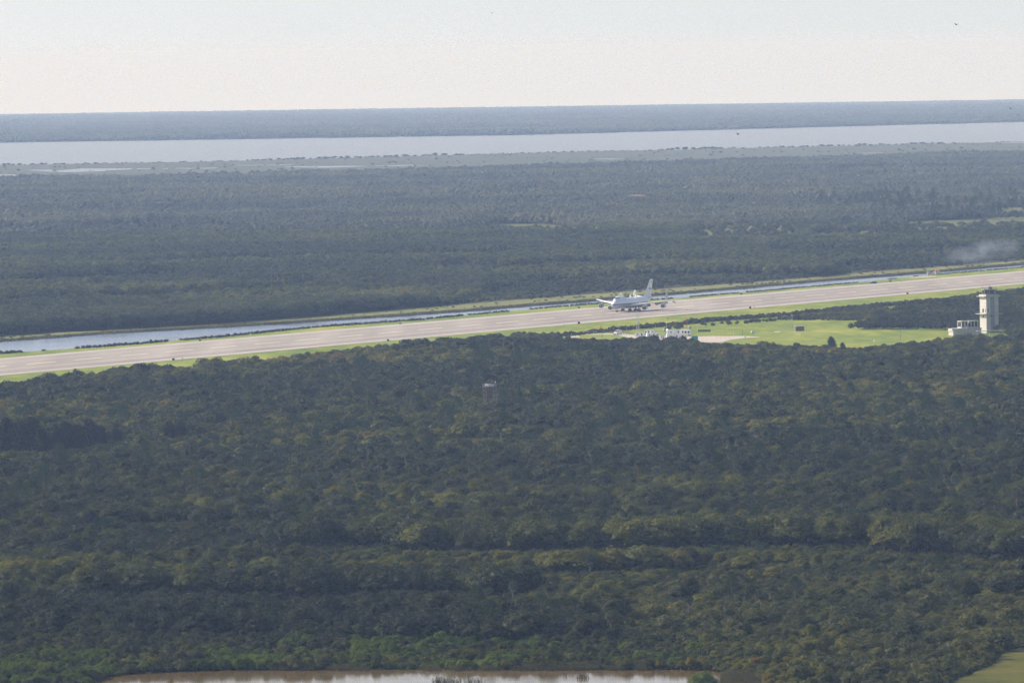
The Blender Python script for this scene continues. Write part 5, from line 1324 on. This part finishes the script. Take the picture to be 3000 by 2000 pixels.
    MB().tube((.9, 0, h), (.9, 0, h + 2.9), .06).tube((1.7, 0, h), (1.7, 0, h + 3.2), .06).tube((2.4, -1, h), (2.4, -1, h + 1.9), .05).build('antennas', M['dmetal'], e)
    MB().lathe([(h + 2.0, .16), (h + 2.8, .16)], 'z', 8, (.9, 0, 0)).build('red_beacon', M['red'], e); MB().lathe([(h + 1.7, .06), (h + 1.9, .27), (h + 2.3, .2)], 'z', 8, (2.4, -1, 0)).build('white_beacon', M['white'], e, True)
    # lawn marker
    o = MB().box(-.45, .45, -.1, .1, 1.2, 1.9).tube((0, 0, 0), (0, 0, 1.2), .06).build('blue_sign', mat('blue sign face', (.05, .35, .5), .5), None, loc=gp(2651, 970)); tag(o, 'small blue sign on a post by the thicket', 'sign')
    o = MB().lathe([(0, .5), (.8, .55), (1.3, .1)], 'z', 9).build('white_marker', M['white'], None, True, gp(2562, 1012, 1.8)); tag(o, 'small white marker at the wood edge on the lawn', 'marker')
    o = MB().tube((0, 0, 0), (0, 0, .6), .06).lathe([(.6, .2), (.9, .2)], 'z', 8).build('edge_light', M['orange'], None, loc=gp(1955, 930)); tag(o, 'tiny orange edge light on the near shoulder', 'edge light')
    # roofs in the far wood
    def house(px, py, wpx, hpx, dep, lb, hip=.3, wallh=2.6, over=0):
        k = mpp(px, py); L = wpx * k / 2; h = hpx * k
        e = empty('far_building', gp(px, py, 4.5), 0, lb, 'building')
        MB().box(-L * .95, L * .95, -dep / 2 * .93, dep / 2 * .93, -6, .3).build('wall', M['concrete'], e)
        hp = L * hip
        MB().add([(-L, -dep / 2, 0), (L, -dep / 2, 0), (L, dep / 2, 0), (-L, dep / 2, 0), (-L + hp, 0, h), (L - hp, 0, h)], [(0, 1, 5, 4), (1, 2, 5), (2, 3, 4, 5), (3, 0, 4), (3, 2, 1, 0)]).build('roof', M['roof'], e)
    house(1865, 598, 66, 15, 26, 'large hipped red roof showing above the far wood', .35)
    house(1702, 597, 116, 5.5, 20, 'long low red roof left in the far wood', .1)
    house(1775, 594, 60, 5.5, 18, 'low red roof joining the long one at right', .2)
    house(1962, 591, 40, 4.5, 18, 'low roof right of the largest far roof', .2)
    house(2083, 592, 26, 8, 16, 'small hipped red roof, left of a pair of houses', .4)
    house(2133, 594, 34, 8, 16, 'small hipped red roof, right of a pair of houses', .4)
    o = MB().add([(-2.5, 0, 0), (2.5, 0, 0), (0, 0, 3.0), (-2.5, 1, 0), (2.5, 1, 0), (0, 1, 3)], [(0, 1, 2), (5, 4, 3), (0, 3, 4, 1), (1, 4, 5, 2), (2, 5, 3, 0)]).build('white_gable', M['white'], None, loc=gp(1855, 603, 5.5)); tag(o, 'small white gable before the large red roof', 'gable')
    for px, y0, y1, lb in ((2366, 586, 568, 'first'), (2429, 594, 568, 'second, tallest,'), (2580, 587, 571, 'third'), (2738, 590, 566, 'fourth, rightmost,'), (134, 572, 557, 'one alone at far left'), (2145, 586, 568, 'one beside the small red roof')):
        pole(px, y0 + 4, y0 - (y0 - y1), .32, M['white'], 'white pole in the far wood, %s from the left' % lb if 'one' not in lb else 'white pole in the far wood, ' + lb)
    # birds
    bm = MB().path([(-.35, 0, 0), (-.1, 0, .05), (.2, 0, .04), (.4, 0, .02)], [.03, .12, .1, .03], 8)
    for s_ in (-1, 1): bm.add([(.15, 0, .08), (-.2, 0, .08), (-.15, s_ * .55, .28), (.1, s_ * .5, .28), (-.25, s_ * 1.0, .18)], [(0, 1, 2, 3), (3, 2, 4)])
    bm.add([(-.3, -.02, .02), (-.6, -.12, 0), (-.6, .12, 0), (-.3, .02, .02)], [(0, 1, 2, 3)])
    me = bm.mesh('bird', M['black'])
    for px, py, D_, lb in ((1441, 39, 1500, 'small black bird high in the sky near the top edge'), (2801, 73, 700, 'black bird in the sky at upper right'), (2961, 319, 650, 'black bird before the far shore at the right edge'), (2162, 394, 700, 'dark bird over the lagoon right of centre'), (1971, 382, 1500, 'tiny dark bird over the far shore'), (2190, 526, 1200, 'tiny dark bird over the far forest')):
        d = fw + (px - 1500) / F * rt - (py - 1000) / F * up; p = np.array([0, 0, H]) + d * D_
        o = link('bird', me, None, p); o.rotation_euler = (.2, .1, random.uniform(.6, 2.4)); s = .33 if D_ < 1000 else .45; o.scale = (s, s, s); tag(o, lb, 'bird')
    # tyre smoke drifting over the far grass
    c = gp(2862, 783); c2 = gp(2960, 773)
    m = bpy.data.materials.new('smoke'); m.use_nodes = True; nt = m.node_tree; nt.nodes.clear()
    out = N(nt, 'ShaderNodeOutputMaterial'); pv = N(nt, 'ShaderNodeVolumePrincipled'); tc = N(nt, 'ShaderNodeTexCoord')
    no = N(nt, 'ShaderNodeTexNoise'); no.inputs['Scale'].default_value = .08; no.inputs['Detail'].default_value = 4
    nt.links.new(tc.outputs['Object'], no.inputs['Vector'])
    ln = N(nt, 'ShaderNodeVectorMath', operation='DIVIDE'); ln.inputs[1].default_value = (26, 22, 8); nt.links.new(tc.outputs['Object'], ln.inputs[0])
    lg = N(nt, 'ShaderNodeVectorMath', operation='LENGTH'); nt.links.new(ln.outputs[0], lg.inputs[0])
    fa = N(nt, 'ShaderNodeMapRange'); fa.inputs[1].default_value = .95; fa.inputs[2].default_value = .0; nt.links.new(lg.outputs['Value'], fa.inputs[0])
    nr = N(nt, 'ShaderNodeMapRange'); nr.inputs[1].default_value = .45; nr.inputs[2].default_value = .70; nr.inputs[4].default_value = .06; nt.links.new(no.outputs[0], nr.inputs[0])
    mu = N(nt, 'ShaderNodeMath', operation='MULTIPLY'); nt.links.new(fa.outputs[0], mu.inputs[0]); nt.links.new(nr.outputs[0], mu.inputs[1]); nt.links.new(mu.outputs[0], pv.inputs['Density'])
    pv.inputs['Color'].default_value = (.72, .82, .95, 1); nt.links.new(pv.outputs[0], out.inputs['Volume'])
    b = MB().lathe([(-8, .1), (-6, 15), (0, 24), (5, 19), (8, .1)], 'z', 16)
    o = b.build('smoke', m, None, loc=gp(2870, 776, 10.0)); o.scale = (1.5, 1.0, 1.25); o.rotation_euler = (0, -.13, 0); tag(o, 'thin pale tyre smoke drifting over the canal bank at right', 'smoke', kind='stuff')
    o.visible_shadow = True

ground(); runway(); cover()
woodland()
aircraft(); tower(); small_things(); people()
build_haze()
